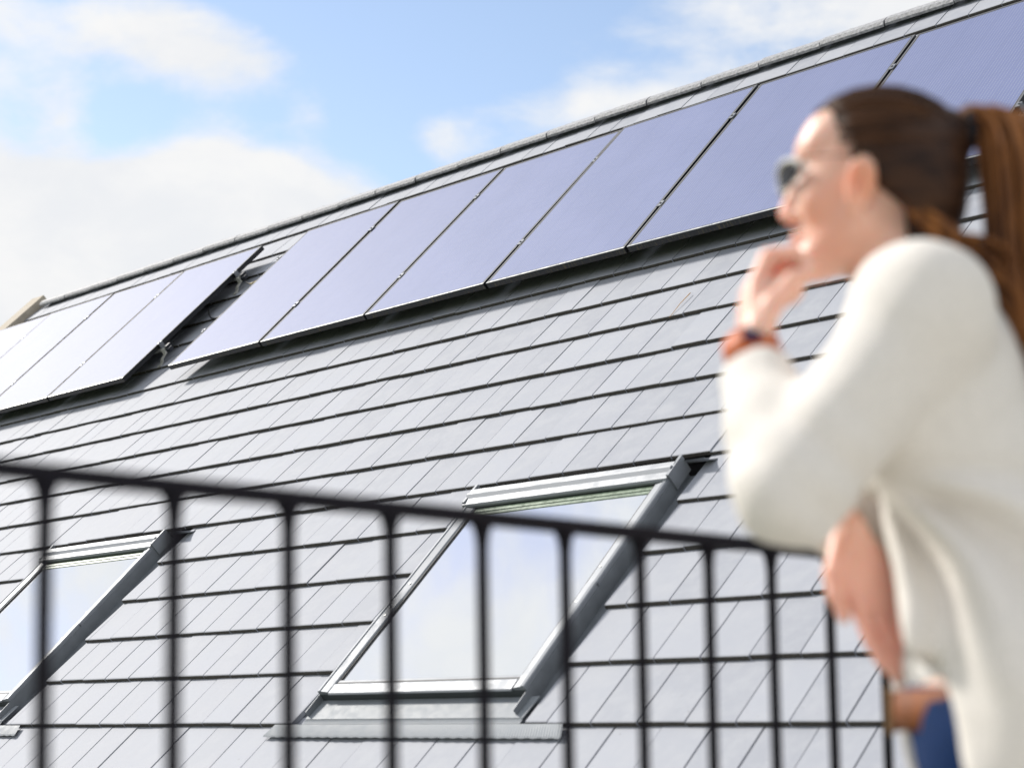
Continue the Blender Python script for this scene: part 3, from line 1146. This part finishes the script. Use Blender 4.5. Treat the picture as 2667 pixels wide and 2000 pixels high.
def surface_nets(D, lo, h):
    S = D < 0
    nx, ny, nz = D.shape
    cs = [(i, j, k) for i in (0, 1) for j in (0, 1) for k in (0, 1)]

    def co(A, c):
        return A[c[0]:nx - 1 + c[0], c[1]:ny - 1 + c[1], c[2]:nz - 1 + c[2]]
    cnt = np.zeros((nx - 1, ny - 1, nz - 1), np.int8)
    for c in cs:
        cnt += co(S, c)
    act = (cnt > 0) & (cnt < 8)
    idx = np.argwhere(act)
    vid = np.full(act.shape, -1, np.int64)
    vid[act] = np.arange(len(idx))
    acc = np.zeros((len(idx), 3)); num = np.zeros(len(idx))
    vals = {c: D[idx[:, 0] + c[0], idx[:, 1] + c[1], idx[:, 2] + c[2]].astype(np.float64) for c in cs}
    for a in cs:
        for ax in range(3):
            if a[ax] == 0:
                b = list(a); b[ax] = 1; b = tuple(b)
                va, vb = vals[a], vals[b]
                m_ = (va < 0) != (vb < 0)
                t = np.where(m_, va / np.where(m_, va - vb, 1), 0)
                p = np.array(a, float)[None, :].repeat(len(idx), 0)
                p[:, ax] += t
                acc[m_] += p[m_]; num[m_] += 1
    v = (idx + acc / num[:, None]) * h + lo
    faces = []
    for ax in range(3):
        o1, o2 = (ax + 1) % 3, (ax + 2) % 3
        sa = [slice(None)] * 3; sb = [slice(None)] * 3
        sa[ax] = slice(0, -1); sb[ax] = slice(1, None)
        A, B = S[tuple(sa)], S[tuple(sb)]
        e = np.argwhere(A != B)
        ok = (e[:, o1] > 0) & (e[:, o2] > 0) & (e[:, o1] < D.shape[o1] - 1) & (e[:, o2] < D.shape[o2] - 1)
        e = e[ok]
        flip = A[e[:, 0], e[:, 1], e[:, 2]]
        q = []
        for d1, d2 in ((0, 0), (-1, 0), (-1, -1), (0, -1)):
            c = e.copy(); c[:, o1] += d1; c[:, o2] += d2
            q.append(vid[c[:, 0], c[:, 1], c[:, 2]])
        q = np.stack(q, 1)
        q[~flip] = q[~flip][:, ::-1]
        faces.append(q)
    f = np.concatenate(faces)
    f = f[(f >= 0).all(1)]
    f = f[:, ::-1]
    return v, f


def skin_material():
    m, t, b = material('skin')
    tcn = nd(t, 'ShaderNodeTexCoord')
    nz = nd(t, 'ShaderNodeTexNoise', i_Scale=26.0, i_Detail=4.0)
    t.links.new(tcn.outputs['Object'], nz.inputs['Vector'])
    c = mixcol(t, mapr(t, nz.outputs[0], 0.3, 0.7), (0.76, 0.44, 0.33), (0.83, 0.53, 0.42))
    for (px_, py_, pz_, rad_, colr) in ((.010, .082, 1.493, .030, (.80, .32, .17)), (.010, -.082, 1.493, .030, (.80, .32, .17)), (.088, 0, 1.446, .020, (.68, .24, .20)),
                                       (.050, .050, 1.470, .045, (.79, .41, .29)), (.050, -.050, 1.470, .045, (.79, .41, .29)), (.105, 0, 1.482, .016, (.80, .34, .25)),
                                       (.150, .03, 1.385, .045, (.84, .42, .36)), (.0, .0, 1.0, .10, (.80, .44, .36))):
        vd = nd(t, 'ShaderNodeVectorMath', operation='DISTANCE')
        t.links.new(tcn.outputs['Object'], vd.inputs[0])
        vd.inputs[1].default_value = (px_, py_, pz_)
        c = mixcol(t, mapr(t, vd.outputs['Value'], rad_ * 1.3, rad_ * .3, 0, .8), c, colr)
    t.links.new(c, b.inputs['Base Color'])
    b.inputs['Roughness'].default_value = 0.45
    b.inputs['Subsurface Weight'].default_value = 0.6
    b.inputs['Subsurface Radius'].default_value = (1.0, 0.35, 0.2)
    b.inputs['Subsurface Scale'].default_value = 0.02
    return m


MT['skin'] = skin_material()
MT['hair'] = streak_material('brown_hair', (0.020, 0.0085, 0.0055), (0.060, 0.025, 0.011), 0.55, (6, 60, 60), None, 0.2)
MT['strand'] = streak_material('brown_strands', (0.030, 0.012, 0.006), (0.11, 0.046, 0.018), 0.5, (6, 50, 50), None, 0.0)
MT['hair_tail'] = streak_material('brown_ponytail', (0.075, 0.026, 0.008), (0.30, 0.115, 0.030), 0.42, 60, 3, 0.35)
MT['knit'] = plain('cream_knit', (0.86, 0.815, 0.76), 0.9, 0, 0.06, 200, 0.5, 0.2)
MT['blouse'] = plain('white_blouse', (0.74, 0.72, 0.69), 0.85, 0, 0.03, 60, 0.1, 0.2)
MT['denim'] = plain('blue_denim', (0.006, 0.026, 0.095), 0.85, 0, 0.3, 300, 0.2, 0.2)
MT['belt'] = plain('brown_leather', (0.19, 0.055, 0.010), 0.7, 0, 0.3, 40, 0.2)
MT['watch'] = plain('orange_leather', (0.48, 0.095, 0.006), 0.5, 0, 0.2, 60, 0.2)
MT['watchface'] = plain('dark_dial', (0.02, 0.015, 0.06), 0.1, 0, 0.1, 10, 0, 0.6)
MT['lens'] = plain('dark_lens', (0.010, 0.008, 0.008), 0.25, 0, 0, 10, 0, 0.25)
MT['gframe'] = plain('pale_frame', (0.70, 0.69, 0.64), 0.5, 0.0)
MT['buckle'] = plain('dull_brass', (0.32, 0.20, 0.10), 0.5, 0.5)
MT['temple'] = plain('tortoise_temple', (0.20, 0.09, 0.05), 0.4)
MT['tie'] = plain('black_hair_tie', (0.006, 0.005, 0.010), 0.8)
MT['shoe'] = plain('white_shoe', (0.6, 0.58, 0.55), 0.6, 0, 0.1, 30)
MT['eye'] = plain('eye_white', (0.7, 0.68, 0.66), 0.2)
MT['lip'] = MT.get('lip')

person = thing('person', 'woman in cream cardigan and sunglasses, hand on chin, hair in a ponytail', 'person', matrix=Matrix(person_matrix.tolist()))

A_ = np.array
# joints in her own frame: x forward, y left (towards the camera), z up from the terrace
SH_L, EL_L, WR_L = kp(-.018, .165, 1.313), kp(.140, .185, 1.116), kp(.158, .070, 1.285)
SH_R, EL_R, WR_R = A_([-.050, -.170, 1.305]), kp(.050, -.215, 1.150), kp(.040, -.030, 1.098)


def fingers_left(Fd, add=0.0):
    for (b, r, l) in ((.064, .0090, 1.0), (.042, .0094, 1.06), (.020, .0090, 1.0), (-.001, .0080, .82)):
        k0 = kp(.152, b, 1.372); k1 = kp(.137, b * .98, 1.372 + .036 * l); k2 = kp(.107, b * .95 + .002, 1.372 + .040 * l); k3 = kp(.088, b * .9 + .003, 1.372 + .024 * l)
        Fd.chain([WR_L + kp(0, (b - .03) * .5, .025), k0], [.012, r + .002], .010)
        Fd.chain([k0, k1, k2, k3], [r + .0015, r, r * .94, r * .82], .002)
    Fd.chain([WR_L + kp(-.006, .018, .030), kp(.136, .086, 1.345), kp(.112, .082, 1.374), kp(.088, .062, 1.392)], [.014, .0125, .0105, .0085], .006)


RQ = kp(.86, .51, 0.0); RQ /= np.linalg.norm(RQ)
RDN = kp(-.32, .16, -.93); RDN /= np.linalg.norm(RDN)


def fingers_right(Fd):
    q, d = RQ, RDN
    base = WR_R + kp(-.004, .012, -.016)
    bk = kp(-1, 0, 0)
    for (o, r, l) in ((.032, .0088, .96), (.0105, .0092, 1.08), (-.0115, .0088, 1.0), (-.032, .0076, .80)):
        sp = q * o * .35
        k0 = base + d * .080 + q * o
        k1 = k0 + d * .042 * l + sp * .3
        k2 = k1 + (d + bk * .20) * .028 * l + sp * .2
        k3 = k2 + (d + bk * .45) * .022 * l
        Fd.chain([base + q * o * .5, k0], [.013, r + .002], .010)
        Fd.chain([k0, k1, k2, k3], [r + .0015, r, r * .94, r * .8], .002)
    Fd.chain([base + q * .018, base + q * .050 + d * .040, base + q * .060 + d * .068, base + q * .060 + d * .094], [.014, .0115, .0100, .0082], .006)


def build_body():
    Fd = Field((-.36, -.32, -.01), (.26, .32, 1.66), .0052)
    # trunk
    Fd.ell((-.066, 0, 1.228), (.088, .148, .148), .03)
    Fd.ell((-.035, .062, 1.215), (.055, .060, .060), .03)
    Fd.ell((-.035, -.062, 1.215), (.055, .060, .060), .03)
    Fd.ell((-.100, 0, 1.060), (.085, .120, .140), .05)
    Fd.ell((-.125, 0, .900), (.108, .160, .110), .05)
    for s_ in (1, -1):
        Fd.cone(A_([-.045, 0, 1.365]), A_([-.045, s_ * .135, 1.335]), .042, .050, .04)
    # neck
    Fd.cone(A_([-.045, 0, 1.335]), A_([-.006, 0, 1.47]), .056, .050, .03)
    # arms
    for S_, E_, W_ in ((SH_L, EL_L, WR_L), (SH_R, EL_R, WR_R)):
        Fd.ell(tuple(S_), (.056, .056, .058), .03)
        Fd.cone(S_, E_, .046, .037, .03)
        Fd.cone(E_, (E_ + W_) / 2, .037, .036, .01)
        Fd.cone((E_ + W_) / 2, W_, .036, .0255, .01)
    # palms
    Fd.ell(tuple(WR_L + kp(-.010, -.030, .054)), (.022, .042, .048), .012, rot=KR.T)
    Fd.ell(tuple(kp(.118, .045, 1.370)), (.024, .036, .018), .012, rot=KR.T)
    n_ = np.cross(RQ, RDN); n_ /= np.linalg.norm(n_)
    Fd.ell(tuple(WR_R + kp(-.004, .012, -.016) + RDN * .042), (.042, .018, .050), .012, rot=[RQ, n_, RDN])
    fingers_left(Fd)
    fingers_right(Fd)
    # legs and feet
    for s_ in (1, -1):
        Fd.cone(A_([-.125, s_ * .085, .86]), A_([-.105, s_ * .090, .47]), .088, .056, .04)
        Fd.cone(A_([-.105, s_ * .090, .47]), A_([-.120, s_ * .092, .33]), .054, .056, .02)
        Fd.cone(A_([-.120, s_ * .092, .33]), A_([-.135, s_ * .095, .085]), .056, .036, .02)
        Fd.cone(A_([-.155, s_ * .095, .040]), A_([.010, s_ * .108, .030]), .038, .028, .03)
    # head
    Fd.ell((-.006, 0, 1.531), (.092, .074, .086), .02)
    Fd.ell((.036, 0, 1.487), (.050, .056, .072), .03)
    for s_ in (1, -1):
        Fd.cone(A_([.012, s_ * .050, 1.455]), A_([.070, s_ * .014, 1.422]), .019, .017, .03)
        Fd.ell((.056, s_ * .037, 1.487), (.026, .022, .024), .02)
        Fd.ell((.082, s_ * .031, 1.531), (.014, .017, .012), .010, cut=True)
        Fd.ell((.010, s_ * .079, 1.493), (.019, .010, .034), .005, rot=[(.97, 0, .22), (0, 1, 0), (-.22, 0, .97)])
        Fd.ell((.013, s_ * .091, 1.497), (.0095, .011, .020), .004, cut=True)
        Fd.ell((.018, s_ * .073, 1.467), (.008, .007, .010), .006)
        Fd.ell((.094, s_ * .011, 1.477), (.010, .007, .007), .006)
    Fd.ell((.040, 0, 1.573), (.041, .058, .033), .02)
    Fd.ell((.066, 0, 1.553), (.021, .050, .018), .02)
    Fd.cone(A_([.086, 0, 1.526]), A_([.103, 0, 1.484]), .0085, .0105, .010)
    Fd.ell((.085, 0, 1.452), (.016, .024, .0075), .006)
    Fd.ell((.083, 0, 1.441), (.015, .021, .0080), .005)
    Fd.ell((.074, 0, 1.421), (.019, .022, .017), .014)
    me = Fd.mesh('body', MT['skin'])
    return link('body', me, person)


body = build_body()

# eyes behind the glasses
for s_ in (1, -1):
    Fe = Field((.05, -.06, 1.50), (.11, .06, 1.56), .0025)
    Fe.ell((.0665, s_ * .031, 1.529), (.0115, .0115, .0115), .001)
    link('eye', Fe.mesh('eye', MT['eye']), person)


def build_cardigan():
    Fd = Field((-.36, -.34, .58), (.27, .32, 1.45), .0062)
    Fd.ell((-.068, 0, 1.215), (.110, .172, .160), .04)
    Fd.ell((-.040, 0, 1.215), (.080, .130, .10), .05)
    Fd.ell((-.105, 0, 1.060), (.125, .158, .170), .06)
    Fd.ell((-.130, 0, .900), (.150, .198, .170), .07)
    Fd.cone(A_([-.14, .07, .90]), A_([-.15, .10, .62]), .140, .150, .08)
    Fd.cone(A_([-.14, -.07, .90]), A_([-.15, -.10, .62]), .140, .150, .08)
    for s_ in (1, -1):
        Fd.cone(A_([-.046, s_ * .03, 1.368]), A_([-.042, s_ * .14, 1.330]), .044, .062, .04)
    P = Fd.whole()
    # lower hem
    Fd.D = np.maximum(Fd.D, (.62 - P[2]) + 0 * Fd.D)
    # the open front: nothing of the cardigan in front of its edges
    edge_l = -.002 + (P[2] - 1.10) * .24
    edge_r = .028 + (P[2] - 1.10) * .14
    wsel = np.clip((P[1] + .035) / .02, 0, 1)
    edge = edge_r + (edge_l - edge_r) * wsel
    ctr = np.abs(P[1] + .02)
    open_z = np.clip((1.16 - P[2]) / .03, 0, 1)
    cutv = (P[0] - edge) * open_z + (-.2) * (1 - open_z)
    Fd.D = smax(Fd.D, cutv + 0 * Fd.D, .012)
    # between the two panels the front is open down to the blouse
    gap = np.maximum(np.abs(P[1] + .028) - (.030 + .10 * np.clip(1.16 - P[2], 0, .6)), -.05 - P[0])
    gap = np.maximum(gap, P[2] - 0.985)
    Fd.D = smax(Fd.D, -(gap + 0 * Fd.D), .01)
    # sleeves
    for S_, E_, W_ in ((SH_L, EL_L, WR_L), (SH_R, EL_R, WR_R)):
        fw = (W_ - E_)
        Fd.ell(tuple(S_), (.064, .068, .068), .035)
        g_ = 1.0 if S_ is SH_L else .78
        Fd.cone(S_, E_, .068 * g_, .058 * g_, .035)
        Fd.cone(E_, E_ + fw * .45, .057 * g_, .050 * g_, .02)
        Fd.cone(E_ + fw * .45, E_ + fw * .90, .050 * g_, .041, .02)
        # cut the sleeve at the cuff
        ax_ = fw / np.linalg.norm(fw)
        c0 = E_ + fw * .895
        dist = (P[0] - c0[0]) * ax_[0] + (P[1] - c0[1]) * ax_[1] + (P[2] - c0[2]) * ax_[2]
        near = np.sqrt((P[0] - c0[0]) ** 2 + (P[1] - c0[1]) ** 2 + (P[2] - c0[2]) ** 2) - .085
        Fd.D = smax(Fd.D, -np.maximum(-dist, near) + 0 * Fd.D, .006)
    # neckline
    Fd.cone(A_([-.05, 0, 1.36]), A_([.02, 0, 1.50]), .064, .075, .008, cut=True)
    Fd.cone(A_([-.01, 0, 1.36]), A_([.06, 0, 1.26]), .045, .02, .008, cut=True)
    # folds: pulled from the arm pit towards the back, and creases in the crook of the arm
    rad = np.sqrt((P[0] + .0) ** 2 + (P[2] - 1.15) ** 2 + 0 * P[1])
    ang = np.arctan2(1.15 - P[2], -(P[0] - .01))
    mask = np.clip((rad - .03) / .05, 0, 1) * np.clip((.42 - rad) / .2, 0, 1) * np.clip((P[1] - .02) / .06, 0, 1) * np.clip((1.16 - P[2]) / .05, 0, 1) * np.clip((.012 - P[0]) / .03, 0, 1)
    Fd.D = Fd.D + (.017 * np.sin(ang * 12.0 + 1.4 * np.sin(rad * 16)) * mask).astype(np.float32)
    c0 = (EL_L * .55 + SH_L * .45)
    dd = np.sqrt((P[0] - EL_L[0]) ** 2 + (P[1] - EL_L[1]) ** 2 + (P[2] - EL_L[2]) ** 2)
    al = (P[0] - EL_L[0]) * .66 - (P[2] - EL_L[2]) * .75
    mk = np.clip((.14 - dd) / .06, 0, 1)
    Fd.D = Fd.D + (.0022 * np.sin(al * 120 + 9 * P[1]) * mk).astype(np.float32)
    # ribbed knit unevenness
    Fd.D = Fd.D + (.0016 * np.sin(P[0] * 55 + 2 * np.sin(P[2] * 31)) * np.sin(P[2] * 47 + P[1] * 40)).astype(np.float32)
    return link('cardigan', Fd.mesh('cardigan', MT['knit']), person)


build_cardigan()


def build_blouse():
    Fd = Field((-.26, -.20, .86), (.06, .20, 1.42), .007)
    Fd.ell((-.075, 0, 1.235), (.098, .152, .150), .03)
    Fd.ell((-.038, 0, 1.215), (.064, .118, .066), .03)
    Fd.ell((-.100, 0, 1.060), (.094, .130, .150), .05)
    Fd.ell((-.125, 0, .930), (.112, .162, .060), .05)
    P = Fd.whole()
    Fd.D = np.maximum(Fd.D, .90 - P[2] + 0 * Fd.D)
    return link('blouse', Fd.mesh('blouse', MT['blouse']), person)


build_blouse()


def build_jeans():
    Fd = Field((-.28, -.22, .08), (.04, .22, .98), .007)
    Fd.ell((-.125, 0, .900), (.117, .168, .116), .05)
    for s_ in (1, -1):
        Fd.cone(A_([-.125, s_ * .085, .86]), A_([-.105, s_ * .090, .47]), .096, .066, .04)
        Fd.cone(A_([-.105, s_ * .090, .47]), A_([-.135, s_ * .094, .12]), .066, .056, .02)
    P = Fd.whole()
    Fd.D = np.maximum(Fd.D, P[2] - .915 + 0 * Fd.D)
    Fd.D = np.maximum(Fd.D, .11 - P[2] + 0 * Fd.D)
    Fd.D = Fd.D + (.002 * np.sin(P[2] * 60 + P[0] * 30)).astype(np.float32)
    return link('jeans', Fd.mesh('jeans', MT['denim']), person)


build_jeans()
bl = MB()
nb = 40
vs, fs = [], []
for i in range(nb):
    a = 2 * math.pi * i / nb
    for (g, z) in ((1.0, .868), (1.03, .868), (1.03, .912), (1.0, .912)):
        vs.append((-.125 + .1225 * g * math.cos(a), .1735 * g * math.sin(a), z))
for i in range(nb):
    j = (i + 1) % nb
    for k in range(4):
        fs.append((i * 4 + k, i * 4 + (k + 1) % 4, j * 4 + (k + 1) % 4, j * 4 + k))
bl.add(vs, fs)
belt = bl.build('belt', MT['belt'], person, True)
bk = MB()
for (y0, y1, z0, z1) in ((-.028, .032, .864, .872), (-.028, .032, .908, .916), (-.028, -.020, .872, .908), (.024, .032, .872, .908)):
    bk.bbox(.0005, .0075, y0, y1, z0, z1, .0015)
bk.build('buckle', MT['buckle'], belt)

for s_ in (1, -1):
    Fs = Field((-.22, s_ * .105 - .07, -.002), (.07, s_ * .105 + .07, .13), .006)
    Fs.cone(A_([-.155, s_ * .095, .046]), A_([.012, s_ * .108, .036]), .047, .038, .03)
    Fs.cone(A_([-.14, s_ * .095, .05]), A_([-.137, s_ * .095, .10]), .046, .046, .02)
    P = Fs.whole()
    Fs.D = np.maximum(Fs.D, -P[2] + .0005 + 0 * Fs.D)
    link('shoe', Fs.mesh('shoe', MT['shoe']), person)

# hair ------------------------------------------------------------------


def build_hair():
    Fd = Field((-.135, -.095, 1.40), (.10, .095, 1.65), .0045)
    Fd.ell((-.008, 0, 1.534), (.101, .083, .091), .02)
    Fd.ell((-.047, 0, 1.495), (.062, .076, .082), .03)
    Fd.cone(A_([-.05, .02, 1.47]), A_([-.052, .015, 1.430]), .050, .034, .02)
    Fd.cone(A_([-.05, -.02, 1.47]), A_([-.052, -.015, 1.430]), .050, .034, .02)
    Fd.cone(A_([-.075, 0, 1.565]), A_([-.112, 0, 1.574]), .040, .021, .03)
    P = Fd.whole()
    # hairline: forehead to temple to the front of the ear, round the ear and down to the nape
    line = .070 - np.clip((1.604 - P[2]) / .05, 0, 1) * .049 + np.clip((P[2] - 1.60) / .02, 0, 1) * .03
    line = line - np.clip((1.515 - P[2]) / .05, 0, 1) * .060
    Fd.D = smax(Fd.D, (P[0] - line) * .8 + 0 * Fd.D, .008)
    for s_ in (1, -1):
        Fd.ell((.014, s_ * .088, 1.490), (.024, .030, .036), .006, cut=True)
    return link('hair', Fd.mesh('hair', MT['hair']), person)


hair = build_hair()
tie = MB()
ctr_t = A_([-.116, 0, 1.575])
pts = []
for i in range(17):
    a = 2 * math.pi * i / 16
    pts.append((ctr_t + A_([-.004 * math.cos(a), .021 * math.cos(a), .021 * math.sin(a)])).tolist())
tie.tube(pts, .0085, 8, caps=False)
tie.build('hair_tie', MT['tie'], hair, True)


def spline(P, n):
    P = [np.array(p, float) for p in P]
    out = []
    for i in range(len(P) - 1):
        a, b_, c_, d_ = P[max(i - 1, 0)], P[i], P[i + 1], P[min(i + 2, len(P) - 1)]
        for s_ in np.linspace(0, 1, n, endpoint=False):
            out.append(0.5 * ((2 * b_) + (c_ - a) * s_ + (2 * a - 5 * b_ + 4 * c_ - d_) * s_ ** 2 + (3 * b_ - a - 3 * c_ + d_) * s_ ** 3))
    out.append(P[-1])
    return out


# fine strands lying over the head from the hairline back to the tie, some of them loose
r_ = random.Random(11)
st_ = MB()
for k in range(420):
    az = r_.uniform(-1.15, 1.15) * math.pi / 2
    lift = 1.0 + (r_.uniform(-.004, .010) if k % 14 else r_.uniform(.02, .06))
    pts = []
    y_s, z_s = math.sin(az), math.cos(az)
    for i in range(9):
        s_ = i / 8
        th = (0.74 + .42 * abs(y_s)) + s_ * (math.pi - .27 - (0.74 + .42 * abs(y_s)))
        ca, sa = math.cos(th), math.sin(th)
        p = A_([-.008 + .101 * ca * lift, .083 * sa * y_s * lift, 1.536 + .093 * sa * z_s * lift + .02 * s_ * s_ * (1 - sa)])
        pts.append(p)
    if pts[0][2] < 1.54:
        pts = pts[2:]
    tip = A_([-.108, 0, 1.574]) + A_([0, r_.uniform(-.012, .012), r_.uniform(-.012, .012)])
    pts[-1] = tip
    st_.tube([p.tolist() for p in pts], [.0005] + [.0009] * (len(pts) - 2) + [.0007], 4)
st_.build('strands', MT['strand'], hair, True)

# ponytail: many overlapping locks sweeping out of the tie and down the back
tail_path = spline([(-.108, 0, 1.574), (-.142, 0, 1.588), (-.168, .002, 1.555), (-.176, .006, 1.48), (-.178, .010, 1.38), (-.192, .014, 1.26), (-.205, .02, 1.12), (-.21, .02, 1.02)], 6)
tl = MB()
r_ = random.Random(3)
for k in range(120):
    ang, rr = r_.uniform(0, 2 * math.pi), math.sqrt(r_.random())
    off = A_([math.cos(ang), math.sin(ang), 0]) * rr
    cut = r_.uniform(.72, 1.0)
    n_ = int(len(tail_path) * cut)
    ph_ = r_.uniform(0, 6)
    pts, rad = [], []
    for i in range(n_):
        s_ = i / (len(tail_path) - 1)
        sp = .013 + .020 * min(1, s_ * 3.0) + .028 * s_
        p = tail_path[i] + off * A_([sp, sp * 1.2, 0]) + A_([0, 0, off[0] * .012 * (1 - min(1, s_ * 4))]) + A_([math.sin(ph_ + s_ * 7), math.cos(ph_ * 1.7 + s_ * 6), 0]) * .0035
        pts.append(p.tolist())
        rad.append(max(.0012, .0052 * (1 - .75 * max(0, (i / n_ - .6) / .4))))
    tl.tube(pts, rad, 5)
tl.build('ponytail', MT['hair_tail'], hair, True)
# loose strands at the nape
ns = MB()
for k in range(70):
    y = r_.uniform(-.06, .07)
    a0 = A_([-.05 + r_.uniform(-.01, .01), y, 1.46])
    a1 = A_([-.092 + r_.uniform(-.01, .01), y * 1.05, 1.425 + r_.uniform(-.03, .01)])
    a2 = A_([-.150 + r_.uniform(-.02, .02), y * .9, 1.365 + r_.uniform(-.05, .03)])
    a3 = A_([-.185 + r_.uniform(-.02, .02), y * .9, 1.27 + r_.uniform(-.06, .04)])
    ns.tube([p.tolist() for p in spline([a0, a1, a2, a3], 5)], [.0045] * 9 + [.004, .004, .003, .003, .002, .0015, .001], 5)
ns.build('nape_strands', MT['hair_tail'], hair, True)

# sunglasses -----------------------------------------------------------------
gl = MB()


def lens_point(s_, a, k):
    yy = s_ * (.033 + .024 * k * math.cos(a)); zz = 1.5225 + .0165 * k * math.sin(a) * (1.0 if math.sin(a) > 0 else 1.15)
    return (.112 - .034 * (abs(yy) / .058) ** 2, yy, zz)


for s_ in (1, -1):
    gl.tube([lens_point(s_, 2 * math.pi * i / 18, 1.0) for i in range(19)], .0010, 6, caps=False)
    gl.tube([lens_point(s_, math.pi * (.05 + .9 * i / 10), 1.03) for i in range(11)], .0028, 6)
gl.tube([(.111, -.010, 1.530), (.113, 0, 1.533), (.111, .010, 1.530)], .0020, 6)
glasses = gl.build('sunglasses', MT['gframe'], person, True)
for s_ in (1, -1):
    ta = MB()
    ta.tube([(.078, s_ * .059, 1.530), (.070, s_ * .070, 1.531), (.035, s_ * .077, 1.528), (.006, s_ * .080, 1.526), (-.008, s_ * .080, 1.508)], .0012, 6)
    ta.build('temple_arm', MT['temple'], glasses, True)
for s_ in (1, -1):
    ln = MB()
    nL, nR = 18, 4
    vs = [lens_point(s_, 0, 0.0)]
    for j in range(1, nR + 1):
        for i in range(nL):
            vs.append(lens_point(s_, 2 * math.pi * i / nL, .97 * j / nR))
    fs = [(0, 1 + i, 1 + (i + 1) % nL) for i in range(nL)]
    for j in range(nR - 1):
        for i in range(nL):
            fs.append((1 + j * nL + i, 1 + j * nL + (i + 1) % nL, 1 + (j + 1) * nL + (i + 1) % nL, 1 + (j + 1) * nL + i))
    n0 = len(vs)
    vs2 = vs + [(x - .002, y, z) for x, y, z in vs]
    fs2 = fs + [tuple(n0 + i for i in f[::-1]) for f in fs]
    ed = 1 + (nR - 1) * nL
    fs2 += [(ed + i, ed + (i + 1) % nL, n0 + ed + (i + 1) % nL, n0 + ed + i) for i in range(nL)]
    ln.add(vs2, fs2)
    ln.build('lens', MT['lens'], glasses, True)

# watch on the raised wrist ---------------------------------------------------
fw = (WR_L - EL_L); fw /= np.linalg.norm(fw)
wc = WR_L + fw * .004
e1 = np.cross(fw, kp(1, 0, 0)); e1 /= np.linalg.norm(e1); e2 = np.cross(fw, e1)
wt = MB()
vs, fs = [], []
nw = 28
for i in range(nw):
    a = 2 * math.pi * i / nw
    rdir = e1 * math.cos(a) + e2 * math.sin(a)
    for (rr, ax) in ((.0285, -.017), (.0325, -.017), (.0335, 0), (.0325, .017), (.0285, .017)):
        vs.append((wc + rdir * rr + fw * ax).tolist())
for i in range(nw):
    j = (i + 1) % nw
    for k in range(5):
        fs.append((i * 5 + k, i * 5 + (k + 1) % 5, j * 5 + (k + 1) % 5, j * 5 + k))
wt.add(vs, fs)
watch = wt.build('watch', MT['watch'], person, True)
dl = MB()
dd_ = kp(.05, .99, .1); dd_ -= fw * (dd_ @ fw); dd_ /= np.linalg.norm(dd_)
dl.tube([(wc + dd_ * .031).tolist(), (wc + dd_ * .038).tolist()], .0115, 20)
dl.build('dial', MT['watchface'], watch)
